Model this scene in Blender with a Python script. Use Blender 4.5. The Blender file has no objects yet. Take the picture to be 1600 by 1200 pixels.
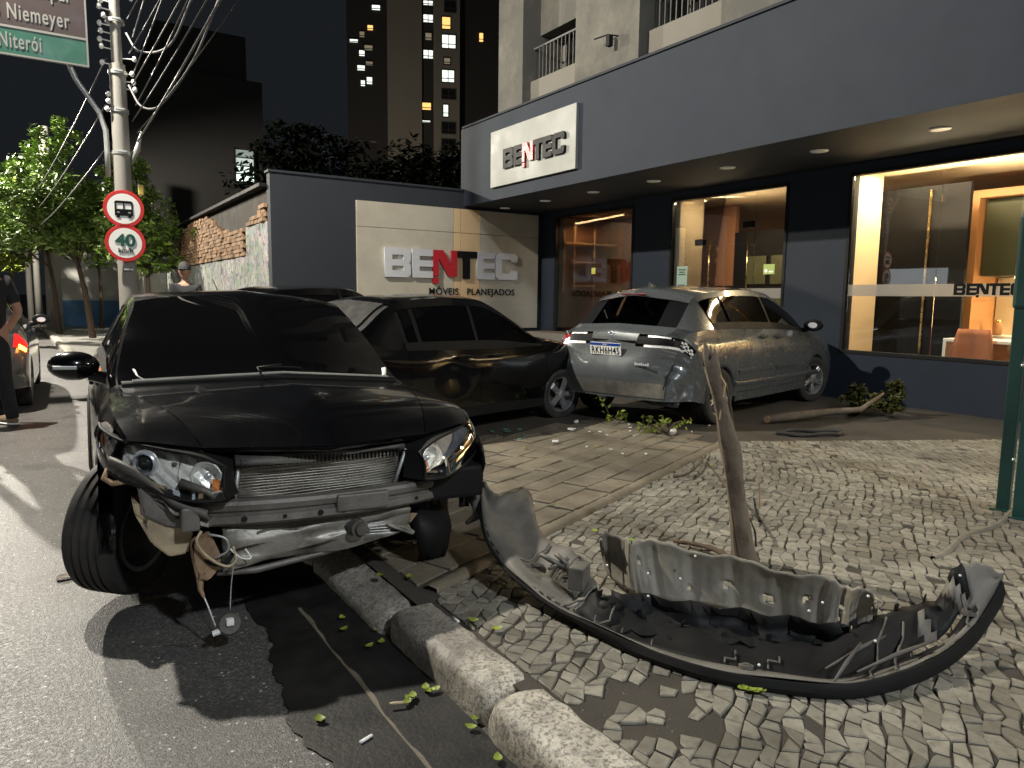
import bpy, bmesh, math, random
import numpy as np
from mathutils import Vector, Matrix, Euler
R=math.radians; PI=math.pi
rnd=random.Random(7)
S=bpy.context.scene; COL=S.collection

# ------------------------------------------------------------------ camera, world, lights
CAM_H=1.45
HEAD,PITCH,ROLL,FPX=R(32.8),R(6.8),R(0.69),1130.0
f0=Vector((math.sin(HEAD),math.cos(HEAD),0)); r0=Vector((math.cos(HEAD),-math.sin(HEAD),0)); u0=Vector((0,0,1))
FW=f0*math.cos(PITCH)-u0*math.sin(PITCH); UPV=u0*math.cos(PITCH)+f0*math.sin(PITCH)
RT=r0*math.cos(ROLL)+UPV*math.sin(ROLL); UP=UPV*math.cos(ROLL)-r0*math.sin(ROLL)
cam=bpy.data.cameras.new('camera'); camo=bpy.data.objects.new('camera',cam); COL.objects.link(camo)
camo.matrix_world=Matrix(((RT.x,UP.x,-FW.x,0),(RT.y,UP.y,-FW.y,0),(RT.z,UP.z,-FW.z,CAM_H),(0,0,0,1)))
cam.sensor_width=36; cam.lens=36*FPX/1600; cam.clip_start=.05; cam.clip_end=2000
S.camera=camo
w=bpy.data.worlds.new('World'); S.world=w; w.use_nodes=True
bg=w.node_tree.nodes['Background']; bg.inputs[0].default_value=(.50,.58,.68,1); bg.inputs[1].default_value=.018
S.view_settings.view_transform='Standard'; S.view_settings.look='None'; S.view_settings.exposure=.15; S.view_settings.gamma=1
S.view_settings.use_curve_mapping=False
def light(name,kind,loc,power,col,size=.2,target=None,spot=None,blend=.5,parent=None,size_y=None):
    l=bpy.data.lights.new(name,kind); l.energy=power; l.color=col
    if kind=='AREA':
        l.size=size
        if size_y: l.shape='RECTANGLE'; l.size_y=size_y
    else: l.shadow_soft_size=size
    if kind=='SPOT': l.spot_size=spot or R(150); l.spot_blend=blend
    o=bpy.data.objects.new(name,l); COL.objects.link(o); o.location=loc
    if target is not None:
        o.rotation_euler=(Vector(target)-Vector(loc)).to_track_quat('-Z','Y').to_euler()
    return o
L1=Vector((-1.5,9.5,7.8)); L2=Vector((6.9,-.6,4.3)); L3=Vector((2.2,-7.0,8.5)); L4=Vector((-3.4,27.,8.)) 
light('street_lamp_light','SPOT',L1-Vector((0,0,.12)),5700,(1,.93,.80),.10,(0.5,8,0),R(168),.3)
light('wall_lamp_light','SPOT',L2-Vector((0,0,.1)),260,(1,.88,.68),.10,(2.0,2.,0),R(150),.5)
light('near_lamp_light','SPOT',L3-Vector((0,0,.12)),3300,(.88,.94,1),.35,(3,8,0),R(155),.4)
light('far_lamp_light','SPOT',L4-Vector((0,0,.12)),11000,(1,.93,.80),.12,(.5,26,0),R(165),.3)

# ------------------------------------------------------------------ object helpers
def props(o,label=None,cat=None,group=None,kind=None):
    if label: o['label']=label
    if cat: o['category']=cat
    if group: o['group']=group
    if kind: o['kind']=kind
    return o
def thing(name,label,cat,loc=(0,0,0),rot=0,group=None):
    o=bpy.data.objects.new(name,None); COL.objects.link(o); o.location=loc
    o.rotation_euler=rot if isinstance(rot,(tuple,list)) else (0,0,rot); o.empty_display_size=.1
    return props(o,label,cat,group)
def link(name,me,parent=None,loc=None,rot=None):
    o=bpy.data.objects.new(name,me); COL.objects.link(o)
    if parent: o.parent=parent
    if loc is not None: o.location=loc
    if rot is not None: o.rotation_euler=rot
    return o
class MB:
    """collects shapes, then becomes ONE mesh object"""
    def __init__(s): s.v=[]; s.f=[]; s.m=[]
    def add(s,vs,fs,mi=0,T=None):
        b=len(s.v)
        if T is not None: vs=[T@Vector(p) for p in vs]
        s.v+= [tuple(p) for p in vs]; s.f+=[tuple(i+b for i in f) for f in fs]; s.m+=[mi]*len(fs); return s
    def box(s,x0,x1,y0,y1,z0,z1,mi=0,T=None):
        vs=[(x,y,z) for z in (z0,z1) for y in (y0,y1) for x in (x0,x1)]
        return s.add(vs,[(0,2,3,1),(4,5,7,6),(0,1,5,4),(2,6,7,3),(0,4,6,2),(1,3,7,5)],mi,T)
    def bbox(s,x0,x1,y0,y1,z0,z1,b=.01,mi=0,T=None):
        """box with chamfered edges"""
        bm=bmesh.new(); bmesh.ops.create_cube(bm,size=1)
        for v in bm.verts: v.co=Vector(((x0+x1)/2+v.co.x*(x1-x0),(y0+y1)/2+v.co.y*(y1-y0),(z0+z1)/2+v.co.z*(z1-z0)))
        bmesh.ops.bevel(bm,geom=bm.edges[:],offset=b,segments=2,affect='EDGES',profile=.6)
        vs=[v.co.copy() for v in bm.verts]; bm.verts.index_update()
        fs=[[v.index for v in f.verts] for f in bm.faces]; bm.free(); return s.add(vs,fs,mi,T)
    def tube(s,pts,r,n=8,mi=0,T=None,cap=True):
        pts=[Vector(p) for p in pts]; rs=r if isinstance(r,(list,tuple)) else [r]*len(pts)
        vs=[];fs=[]; prev=None
        for i,p in enumerate(pts):
            d=(pts[min(i+1,len(pts)-1)]-pts[max(i-1,0)])
            d=d.normalized() if d.length>1e-9 else Vector((0,0,1))
            if prev is None:
                a=Vector((0,0,1)) if abs(d.z)<.9 else Vector((1,0,0)); u=d.cross(a).normalized()
            else:
                u=(prev-d*prev.dot(d)); u=u.normalized() if u.length>1e-6 else d.orthogonal().normalized()
            prev=u; v=d.cross(u)
            for k in range(n):
                a=2*PI*k/n; vs.append(p+(u*math.cos(a)+v*math.sin(a))*rs[i])
        for i in range(len(pts)-1):
            for k in range(n):
                fs.append((i*n+k,i*n+(k+1)%n,(i+1)*n+(k+1)%n,(i+1)*n+k))
        if cap: fs.append(tuple(range(n))[::-1]); fs.append(tuple((len(pts)-1)*n+k for k in range(n)))
        return s.add(vs,fs,mi,T)
    def cyl(s,c,ax,r,h,n=16,mi=0,r2=None,T=None):
        c=Vector(c); ax=Vector(ax).normalized(); return s.tube([c-ax*h/2,c+ax*h/2],[r,r if r2 is None else r2],n,mi,T)
    def lathe(s,prof,n=32,mi=0,T=None,axis='y',close=False):
        """prof: list of (radius, height along axis)"""
        vs=[];fs=[];m=len(prof)
        for k in range(n):
            a=2*PI*k/n
            for (r,h) in prof:
                if axis=='y': vs.append((r*math.cos(a),h,r*math.sin(a)))
                else: vs.append((r*math.cos(a),r*math.sin(a),h))
        for k in range(n):
            for i in range(m-1 if not close else m):
                j=(i+1)%m; fs.append((k*m+i,((k+1)%n)*m+i,((k+1)%n)*m+j,k*m+j))
        return s.add(vs,fs,mi,T)
    def sphere(s,c,r,n=10,mi=0,sc=(1,1,1),T=None):
        vs=[];fs=[]
        for i in range(n+1):
            t=PI*i/n
            for k in range(2*n):
                a=PI*k/n; vs.append((c[0]+r*sc[0]*math.sin(t)*math.cos(a),c[1]+r*sc[1]*math.sin(t)*math.sin(a),c[2]+r*sc[2]*math.cos(t)))
        for i in range(n):
            for k in range(2*n): fs.append((i*2*n+k,(i+1)*2*n+k,(i+1)*2*n+(k+1)%(2*n),i*2*n+(k+1)%(2*n)))
        return s.add(vs,fs,mi,T)
    def prism(s,poly,z0,z1,mi=0,T=None):
        n=len(poly); vs=[(p[0],p[1],z0) for p in poly]+[(p[0],p[1],z1) for p in poly]
        return s.add(vs,[tuple(range(n))[::-1],tuple(range(n,2*n))]+[(i,(i+1)%n,n+(i+1)%n,n+i) for i in range(n)],mi,T)
    def grid(s,P,mi=0,T=None,flip=False,mask=None):
        """P: 2-D list of points"""
        a=len(P); b=len(P[0]); vs=[p for row in P for p in row]; fs=[]
        for i in range(a-1):
            for j in range(b-1):
                if mask and not mask(i,j): continue
                q=(i*b+j,i*b+j+1,(i+1)*b+j+1,(i+1)*b+j); fs.append(q[::-1] if flip else q)
        return s.add(vs,fs,mi,T)
    def build(s,name,mats,parent=None,smooth=False,loc=None,rot=None,weld=False,thick=0,kind=None,angle=None):
        me=bpy.data.meshes.new(name); me.from_pydata(s.v,[],s.f)
        if not isinstance(mats,(list,tuple)): mats=[mats]
        for m in mats: me.materials.append(m)
        me.polygons.foreach_set('material_index',s.m)
        if weld or angle:
            bm=bmesh.new(); bm.from_mesh(me); bmesh.ops.remove_doubles(bm,verts=bm.verts,dist=1e-5)
            bmesh.ops.recalc_face_normals(bm,faces=bm.faces); bm.to_mesh(me); bm.free()
        if smooth or angle: me.polygons.foreach_set('use_smooth',[True]*len(me.polygons))
        if angle: me.set_sharp_from_angle(angle=R(angle))
        o=link(name,me,parent,loc,rot)
        if thick:
            md=o.modifiers.new('t','SOLIDIFY'); md.thickness=abs(thick); md.offset=-1 if thick>0 else 1
        if kind: o['kind']=kind
        return o

# ------------------------------------------------------------------ materials
def nt_new(name):
    m=bpy.data.materials.new(name); m.use_nodes=True; nt=m.node_tree; return m,nt,nt.nodes['Principled BSDF']
def node(nt,t,**k):
    n=nt.nodes.new(t)
    for a,b in k.items():
        if hasattr(n,a): setattr(n,a,b)
        else: n.inputs[a].default_value=b
    return n
def mixc(nt,fac,a,b,blend='MIX'):
    n=nt.nodes.new('ShaderNodeMix'); n.data_type='RGBA'; n.blend_type=blend
    for i,x in ((0,fac),(6,a),(7,b)):
        if isinstance(x,bpy.types.NodeSocket): nt.links.new(x,n.inputs[i])
        elif i==0: n.inputs[0].default_value=x
        else: n.inputs[i].default_value=tuple(x)+(1,) if len(x)==3 else x
    return n.outputs[2]
def ramp(nt,src,stops):
    n=nt.nodes.new('ShaderNodeValToRGB'); e=n.color_ramp.elements
    while len(e)<len(stops): e.new(.5)
    for q,(p,c) in zip(e,stops):
        q.position=p; q.color=(c,c,c,1) if not isinstance(c,(tuple,list)) else tuple(c)+(1,)
    nt.links.new(src,n.inputs[0]); return n.outputs[0]
def M(name,col,rough=.6,metal=0,var=.25,scale=6,bump=.0,bscale=60,spec=.5,coat=0,emit=None,estr=1,dirt=None,dscale=3,damt=.5,island=0,rvar=.1,alpha=1,trans=0,ior=1.45,sub=0):
    m,nt,b=nt_new(name); L=nt.links
    tc=node(nt,'ShaderNodeTexCoord'); co=tc.outputs['Object']
    n1=node(nt,'ShaderNodeTexNoise',Scale=scale,Detail=6.,Roughness=.6); L.new(co,n1.inputs['Vector'])
    lo=[max(0,c*(1-var)) for c in col]; hi=[min(1,c*(1+var)) for c in col]
    c=mixc(nt,n1.outputs[0],lo,hi)
    if dirt:
        n2=node(nt,'ShaderNodeTexNoise',Scale=dscale,Detail=8.,Roughness=.7); L.new(co,n2.inputs['Vector'])
        c=mixc(nt,ramp(nt,n2.outputs[0],[(.45,0),(.68,damt)]),c,dirt)
    if island:
        g=node(nt,'ShaderNodeNewGeometry'); oi=node(nt,'ShaderNodeObjectInfo')
        ad=node(nt,'ShaderNodeMath',operation='ADD'); L.new(g.outputs['Random Per Island'],ad.inputs[0]); L.new(oi.outputs['Random'],ad.inputs[1])
        fr=node(nt,'ShaderNodeMath',operation='FRACT'); L.new(ad.outputs[0],fr.inputs[0])
        c=mixc(nt,1.,c,ramp(nt,fr.outputs[0],[(0,1-island),(1,1)]),'MULTIPLY')
    L.new(c,b.inputs['Base Color'])
    rr=ramp(nt,n1.outputs[0],[(.3,max(0,rough-rvar)),(.7,min(1,rough+rvar))]); L.new(rr,b.inputs['Roughness'])
    b.inputs['Metallic'].default_value=metal; b.inputs['Specular IOR Level'].default_value=spec; b.inputs['IOR'].default_value=ior
    if coat: b.inputs['Coat Weight'].default_value=coat; b.inputs['Coat Roughness'].default_value=.04
    if trans: b.inputs['Transmission Weight'].default_value=trans
    if sub: b.inputs['Subsurface Weight'].default_value=sub; b.inputs['Subsurface Radius'].default_value=(.02,.008,.004)
    if emit: b.inputs['Emission Color'].default_value=tuple(emit)+(1,); b.inputs['Emission Strength'].default_value=estr
    if bump:
        n3=node(nt,'ShaderNodeTexNoise',Scale=bscale,Detail=5.,Roughness=.65); L.new(co,n3.inputs['Vector'])
        bp=node(nt,'ShaderNodeBump',Strength=bump,Distance=.01); L.new(n3.outputs[0],bp.inputs['Height']); L.new(bp.outputs[0],b.inputs['Normal'])
    return m
def glassm(name,tint=(1,1,1),refl=.12,rough=.0,frost=0):
    """pane seen through, with a mirror-like sheen that grows at grazing angles"""
    m,nt,b=nt_new(name); nt.nodes.remove(b); L=nt.links; out=nt.nodes['Material Output']
    t=node(nt,'ShaderNodeBsdfTransparent'); t.inputs[0].default_value=tuple(tint)+(1,)
    g=node(nt,'ShaderNodeBsdfGlossy'); g.inputs[1].default_value=rough
    fr=node(nt,'ShaderNodeFresnel',IOR=1.5); mx=node(nt,'ShaderNodeMath',operation='MULTIPLY_ADD'); L.new(fr.outputs[0],mx.inputs[0]); mx.inputs[1].default_value=.9; mx.inputs[2].default_value=refl-.04
    mx.use_clamp=True
    ms=node(nt,'ShaderNodeMixShader'); L.new(mx.outputs[0],ms.inputs[0]); L.new(t.outputs[0],ms.inputs[1]); L.new(g.outputs[0],ms.inputs[2])
    last=ms.outputs[0]
    if frost:
        d=node(nt,'ShaderNodeBsdfTranslucent'); d.inputs[0].default_value=(.75,.72,.65,1)
        d2=node(nt,'ShaderNodeBsdfDiffuse'); d2.inputs[0].default_value=(.5,.48,.44,1)
        mm=node(nt,'ShaderNodeMixShader'); mm.inputs[0].default_value=.5; L.new(d.outputs[0],mm.inputs[1]); L.new(d2.outputs[0],mm.inputs[2])
        m3=node(nt,'ShaderNodeMixShader'); m3.inputs[0].default_value=frost; L.new(last,m3.inputs[1]); L.new(mm.outputs[0],m3.inputs[2]); last=m3.outputs[0]
    L.new(last,out.inputs[0]); return m
def emis(name,col,st):
    m,nt,b=nt_new(name); b.inputs['Base Color'].default_value=(.1,.1,.1,1); b.inputs['Emission Color'].default_value=tuple(col)+(1,); b.inputs['Emission Strength'].default_value=st; return m

def asphalt_mat():
    m,nt,b=nt_new('asphalt'); L=nt.links; tc=node(nt,'ShaderNodeTexCoord'); co=tc.outputs['Object']
    big=node(nt,'ShaderNodeTexNoise',Scale=.9,Detail=5.,Roughness=.6); L.new(co,big.inputs['Vector'])
    fine=node(nt,'ShaderNodeTexNoise',Scale=55.,Detail=4.,Roughness=.7); L.new(co,fine.inputs['Vector'])
    vo=node(nt,'ShaderNodeTexVoronoi',Scale=120.); L.new(co,vo.inputs['Vector'])
    vd=node(nt,'ShaderNodeTexVoronoi',Scale=42.); L.new(co,vd.inputs['Vector'])
    c=mixc(nt,big.outputs[0],(.062,.060,.057),(.125,.120,.112))
    c=mixc(nt,ramp(nt,fine.outputs[0],[(.35,.75),(.65,0)]),c,(.035,.034,.033))
    cc=node(nt,'ShaderNodeSeparateColor'); L.new(vo.outputs['Color'],cc.inputs[0])
    c=mixc(nt,ramp(nt,cc.outputs[0],[(.72,0),(.95,.55)]),c,(.19,.18,.17))
    # rare bright stone chips
    sep=node(nt,'ShaderNodeSeparateColor'); L.new(vd.outputs['Color'],sep.inputs[0])
    chip=node(nt,'ShaderNodeMath',operation='MULTIPLY'); L.new(ramp(nt,vd.outputs['Distance'],[(.16,1),(.26,0)]),chip.inputs[0]); L.new(ramp(nt,sep.outputs[0],[(.86,0),(.88,1)]),chip.inputs[1])
    c=mixc(nt,chip.outputs[0],c,(.42,.40,.37))
    # oily stains and a long crack
    st=node(nt,'ShaderNodeTexNoise',Scale=2.2,Detail=3.); L.new(co,st.inputs['Vector'])
    c=mixc(nt,ramp(nt,st.outputs[0],[(.52,0),(.70,.6)]),c,(.035,.034,.033))
    ck=node(nt,'ShaderNodeTexVoronoi',Scale=1.1,feature='DISTANCE_TO_EDGE'); wv=node(nt,'ShaderNodeTexNoise',Scale=4.,Detail=5.); L.new(co,wv.inputs['Vector'])
    mx=nt.nodes.new('ShaderNodeMix'); mx.data_type='VECTOR'; mx.inputs[0].default_value=.22; L.new(co,mx.inputs[4]); L.new(wv.outputs[1],mx.inputs[5]); L.new(mx.outputs[1],ck.inputs['Vector'])
    crack=ramp(nt,ck.outputs['Distance'],[(0,1),(.006,0)])
    c=mixc(nt,mixc(nt,ramp(nt,big.outputs[0],[(.45,0),(.6,.7)]),(0,0,0),crack),c,(.02,.02,.02))
    L.new(c,b.inputs['Base Color'])
    L.new(ramp(nt,fine.outputs[0],[(.3,.42),(.7,.75)]),b.inputs['Roughness'])
    bp=node(nt,'ShaderNodeBump',Strength=.4,Distance=.005)
    hh=node(nt,'ShaderNodeMath',operation='ADD'); L.new(fine.outputs[0],hh.inputs[0]); L.new(ramp(nt,vo.outputs['Distance'],[(0,1),(.5,0)]),hh.inputs[1]); L.new(hh.outputs[0],bp.inputs['Height'])
    L.new(bp.outputs[0],b.inputs['Normal']); return m
def stone_mat(name,col,dark,island=.35,scale=9,bs=90,speck=0):
    m,nt,b=nt_new(name); L=nt.links; g=node(nt,'ShaderNodeNewGeometry'); co=g.outputs['Position']
    n1=node(nt,'ShaderNodeTexNoise',Scale=scale,Detail=8.,Roughness=.65); L.new(co,n1.inputs['Vector'])
    n0=node(nt,'ShaderNodeTexNoise',Scale=1.3,Detail=5.,Roughness=.6); L.new(co,n0.inputs['Vector'])
    nf=node(nt,'ShaderNodeTexNoise',Scale=bs,Detail=4.,Roughness=.7); L.new(co,nf.inputs['Vector'])
    c=mixc(nt,ramp(nt,n1.outputs[0],[(.35,0),(.62,1)]),[x*.72 for x in col],col)
    oi=node(nt,'ShaderNodeObjectInfo'); ad=node(nt,'ShaderNodeMath',operation='ADD'); L.new(g.outputs['Random Per Island'],ad.inputs[0]); L.new(oi.outputs['Random'],ad.inputs[1])
    fr=node(nt,'ShaderNodeMath',operation='FRACT'); L.new(ad.outputs[0],fr.inputs[0])
    c=mixc(nt,1.,c,ramp(nt,fr.outputs[0],[(0,1-island),(.5,1-island*.4),(1,1)]),'MULTIPLY')
    c=mixc(nt,ramp(nt,n0.outputs[0],[(.45,0),(.66,.75)]),c,dark)
    n9=node(nt,'ShaderNodeTexNoise',Scale=24.,Detail=5.,Roughness=.7); L.new(co,n9.inputs['Vector']); c=mixc(nt,ramp(nt,n9.outputs[0],[(.50,0),(.68,.6)]),c,dark)
    if speck: c=mixc(nt,ramp(nt,nf.outputs[0],[(.40,speck),(.52,0)]),c,dark)
    L.new(c,b.inputs['Base Color']); L.new(ramp(nt,n1.outputs[0],[(.3,.5),(.7,.8)]),b.inputs['Roughness'])
    bp=node(nt,'ShaderNodeBump',Strength=.55,Distance=.004); L.new(nf.outputs[0],bp.inputs['Height']); L.new(bp.outputs[0],b.inputs['Normal'])
    return m
MT={}
MT['asphalt']=asphalt_mat()
MT['gutter']=M('gutter_concrete',(.06,.057,.052),.7,var=.5,scale=5,bump=.5,bscale=80,dirt=(.022,.021,.02),dscale=2,damt=.8)
MT['mortar']=M('mortar',(.05,.043,.034),.9,var=.5,scale=4,bump=.7,bscale=70,dirt=(.03,.026,.02),damt=.7)
MT['cobble']=stone_mat('limestone_cobble',(.30,.28,.225),(.07,.062,.046),.5)
MT['shaded_apron']=stone_mat('shaded_apron_slab',(.085,.072,.05),(.035,.03,.022),.25,5,60)  # slab colour darkened to stand for the shade before the shop
MT['letters']=M('sign_letter_grey',(.16,.16,.15),.5,var=.1)
MT['slab']=stone_mat('worn_slab',(.215,.185,.135),(.08,.068,.048),.28,5,60)
MT['granite']=stone_mat('granite',(.60,.56,.47),(.09,.08,.07),.15,14,70,.8)
MT['concrete']=M('concrete',(.23,.22,.20),.8,var=.3,scale=3,bump=.3,bscale=40,dirt=(.10,.095,.085),damt=.6)
MT['pole']=M('pole_concrete',(.24,.23,.205),.8,var=.15,scale=3,bump=.3,bscale=60,dirt=(.20,.19,.17),damt=.5)
MT['upper']=M('aged_render',(.078,.075,.066),.85,var=.18,scale=2.5,bump=.4,bscale=30,dirt=(.17,.16,.13),dscale=1.2,damt=.55)
MT['upper_dk']=M('recess_render',(.15,.14,.12),.85,var=.2,scale=2.5,bump=.3,bscale=30)
MT['navy']=M('slate_blue_paint',(.018,.024,.035),.68,var=.08,scale=2,bump=.08,bscale=90,dirt=(.011,.0145,.021),damt=.3,spec=.25,rvar=.02)
MT['charcoal']=M('charcoal_paint',(.021,.025,.031),.7,rvar=.02,spec=.25,var=.12,scale=2,bump=.1,bscale=90)
MT['signboard']=M('sign_board',(.25,.26,.24),.5,var=.08,scale=1.5,dirt=(.22,.22,.20),dscale=1.6,damt=.6,spec=.3)
MT['chrome']=M('polished_steel',(.86,.90,.97),.22,.6,var=.02,rvar=.01)
MT['blackgloss']=M('black_acrylic',(.008,.008,.009),.45,var=0,rvar=.02,spec=.08)
MT['redgloss']=M('red_acrylic',(.32,.012,.02),.4,var=.05,rvar=.03)
MT['warmwall']=M('warm_plaster',(.62,.50,.34),.7,var=.06,scale=3)
MT['ceilwarm']=M('ceiling_plaster',(.60,.50,.36),.8,var=.06,scale=2)
MT['darkpanel']=M('dark_lacquer_panel',(.004,.004,.005),.6,var=.1,spec=.15)
MT['wood']=M('oak_veneer',(.40,.20,.085),.5,var=.25,scale=5,bump=.05)
MT['brownwall']=M('brown_cladding',(.20,.095,.05),.6,var=.2,scale=3)
MT['olive']=M('olive_door',(.05,.055,.03),.4,var=.1)
MT['brass']=M('brass',(.70,.48,.20),.25,1,var=.1)
MT['glass']=glassm('window_glass',(.93,.95,.94),.06)
MT['frost']=glassm('frosted_film',(.9,.9,.9),.05,.2,.55)
MT['black']=M('black_plastic',(.009,.009,.009),.62,var=.3,spec=.22)
MT['rail']=M('dark_railing',(.10,.10,.10),.6,var=.2)
MT['rubber']=M('tyre_rubber',(.022,.021,.020),.75,var=.3,scale=14,bump=.2,bscale=120,dirt=(.07,.062,.05),dscale=5,damt=.45)
MT['white']=M('white_enamel',(.78,.78,.75),.4,var=.05)
MT['steelgal']=M('galvanised_steel',(.42,.43,.42),.45,.6,var=.2)
MT['red']=M('red_enamel',(.50,.018,.015),.4,var=.08)
MT['greengl']=M('sign_green',(.004,.06,.035),.4,var=.08)
MT['brown']=M('sign_brown',(.026,.014,.012),.45,var=.1)
MT['greenpost']=M('dark_green_paint',(.010,.042,.038),.4,var=.2,scale=8,bump=.1)
MT['bark']=M('bark',(.085,.06,.04),.9,var=.4,scale=14,bump=.8,bscale=40)
MT['leaf']=M('leaf',(.22,.34,.06),.5,var=.4,scale=2,island=.7)
MT['leafy']=M('leaf_young',(.24,.30,.04),.5,var=.4,scale=2,island=.5)
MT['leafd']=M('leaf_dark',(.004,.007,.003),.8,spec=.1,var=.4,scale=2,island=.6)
# ------------------------------------------------------------------ the ground
def kx(y):
    return float(np.interp(y,[-20,3.5,10.4,15,29,60],[1.15,1.13,.68,.47,0.,-1.0]))
BX,BY,BS=1.3,2.80,.434           # the worn border strip between cobbles and driveway: y = BY+BS*(x-BX)
def by(x): return BY+BS*(x-BX)
def project(p):
    q=Vector(p)-Vector((0,0,CAM_H)); d=q.dot(FW)
    if d<=.1: return None
    return (800+FPX*q.dot(RT)/d, 600-FPX*q.dot(UP)/d, d)
road=MB(); road.add([(-300,-300,0),(300,-300,0),(300,500,0),(-300,500,0)],[(0,1,2,3)])
road.build('road',MT['asphalt'],kind='structure')
ys=[-12,-6,-2,0,1,2,3.5,5,7,9,10.4,13,15,20,29,45,60]
sw=MB(); P=[[(kx(y)+.16,y,.1215),(9.4 if y<13.2 else 3.6,y,.1215)] for y in ys]
pv=MB(); pv.grid(P,flip=True); pavement=pv.build('pavement',MT['mortar'],kind='structure')
# smooth cement finish of the far pavement
cf=MB(); P=[[(kx(y)+.18,y,.128+.001*math.sin(y)),(9.3 if y<13.1 else 3.5,y,.128)] for y in [7.6,9,10.4,12.,13.05]+[15,20,29,45,60]]
cf.grid(P,flip=True); cf.build('cement_paving',MT['concrete'],pavement)
# kerb
kerb=thing('kerb',None,None); kerb['kind']='structure'
def kerb_stone(y0,y1,x0a,x0b,wd,h,seed,round_=.035,slope=0):
    rr=random.Random(seed); nx,ny=7,14; top=[]
    bm=bmesh.new(); 
    prof=[(0,-.02),(0,h*.35),(.004,h*.72),(.018,h*.93),(.05,h),(wd*.45,h+.004),(wd*.8,h+.003),(wd-.02,h),(wd,h-.02),(wd,.05)]
    P=[]
    for i in range(ny+1):
        t=i/ny; y=y0+(y1-y0)*t; xo=x0a+(x0b-x0a)*t; e=min(t,1-t)*(y1-y0); k=max(0,1-e/round_)
        row=[]
        for (a,z) in prof:
            zz=z-(.03*k*k if z>h*.5 else 0)-slope*(1-a/wd)*(z/h); xx=xo+a+(.02*k*k if a<wd*.3 else (-.015*k*k if a>wd*.7 else 0))
            n=.006 if z>0 else 0
            row.append((xx+rr.uniform(-n,n),y+rr.uniform(-n,n),zz+rr.uniform(-n,n)*.7))
        P.append(row)
    mb=MB(); mb.grid(P); mb.add(P[0],[tuple(range(len(P[0])))[::-1]]); mb.add(P[-1],[tuple(range(len(P[0])))])
    return mb.build('kerb_stone',MT['granite'],kerb,smooth=True)
edges=[(1.955,2.755,.20),(1.02,1.935,.215),(.05,1.0,.21),(-.9,.03,.2),(-1.9,-.92,.2),(-2.9,-1.92,.2)]
for i,(a,b,wd) in enumerate(edges): kerb_stone(a,b,kx(a)+.04,kx(b)+.02,wd,.137,i)
y=2.77; i=20
while y<45:
    l=.95 if y<12 else 2.4
    kerb_stone(y,y+l-.015,kx(y),kx(y+l),.2,.13 if y>9 else .118,i,slope=.055 if y<8.5 else 0); y+=l; i+=1
# gutter and the worn edge of its old concrete
gm=MB(); P=[]
for k in range(60):
    y=-3+k*.25; P.append([(kx(y)-.21+.012*math.sin(k*1.7),y,.004),(kx(y)+.01,y,.004)])
gm.grid(P,flip=True); gm.build('gutter',MT['gutter'],kind='structure')
dm_=MB(); P=[]      # black sheet that covers the gutter and spreads over the asphalt
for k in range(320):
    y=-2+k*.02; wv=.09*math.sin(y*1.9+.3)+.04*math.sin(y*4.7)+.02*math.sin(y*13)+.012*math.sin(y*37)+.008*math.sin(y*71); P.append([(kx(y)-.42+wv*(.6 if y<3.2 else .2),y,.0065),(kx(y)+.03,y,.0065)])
dm_.grid(P,flip=True); dm_.build('gutter_black_sheet',M('black_gutter_cover',(.010,.0095,.009),.55,var=.4,scale=6,bump=.3,bscale=50,dirt=(.03,.028,.025),dscale=5,damt=.5),bpy.data.objects['gutter'])
gl=MB(); P=[]
for k in range(90):
    y=.2+k*.034; wv=.008+.007*math.sin(k*.31)+.004*math.sin(k*1.13); x=kx(y)-.215+.05*(y-1.6)/1.5*0+.002*math.sin(k*.4)
    P.append([(x-.004,y,.0075),(x-.002,y,.010),(x+max(wv,.001),y,.010),(x+max(wv,.001)+.003,y,.0075)])
gl.grid(P,flip=True); gl.build('worn_concrete_edge',MT['slab'],bpy.data.objects['gutter'])

# ------------------------------------------------------------------ paving stones
def clip(poly,a,b,c):            # keep a*x+b*y<=c
    out=[]
    for i in range(len(poly)):
        p,q=poly[i],poly[(i+1)%len(poly)]; dp=a*p[0]+b*p[1]-c; dq=a*q[0]+b*q[1]-c
        if dp<=0: out.append(p)
        if dp*dq<0: t=dp/(dp-dq); out.append((p[0]+(q[0]-p[0])*t,p[1]+(q[1]-p[1])*t))
    return out
def area(p): return abs(sum(p[i][0]*p[(i+1)%len(p)][1]-p[(i+1)%len(p)][0]*p[i][1] for i in range(len(p))))/2
def shrink(poly,g):
    cx=sum(p[0] for p in poly)/len(poly); cy=sum(p[1] for p in poly)/len(poly); out=[]
    for p in poly:
        d=math.hypot(p[0]-cx,p[1]-cy); k=max(.3,1-g*1.25/max(d,1e-4)); out.append((cx+(p[0]-cx)*k,cy+(p[1]-cy)*k))
    return out
def stone_geo(poly,z0,z1,bev,rr,tilt=.0028):
    """chamfered stone: base ring, shoulder ring, top ring"""
    n=len(poly); cx=sum(p[0] for p in poly)/n; cy=sum(p[1] for p in poly)/n; tx,ty=rr.uniform(-tilt,tilt),rr.uniform(-tilt,tilt)
    def zt(p,z): return z+(p[0]-cx)*tx*12+(p[1]-cy)*ty*12
    inner=shrink(poly,bev)
    vs=[(p[0],p[1],z0) for p in poly]+[(p[0],p[1],zt(p,z1-bev*.7)) for p in poly]+[(p[0],p[1],zt(p,z1)) for p in inner]
    fs=[]
    for k in (0,1):
        for i in range(n): fs.append((k*n+i,k*n+(i+1)%n,(k+1)*n+(i+1)%n,(k+1)*n+i))
    fs.append(tuple(range(2*n,3*n)))
    return vs,fs
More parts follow.
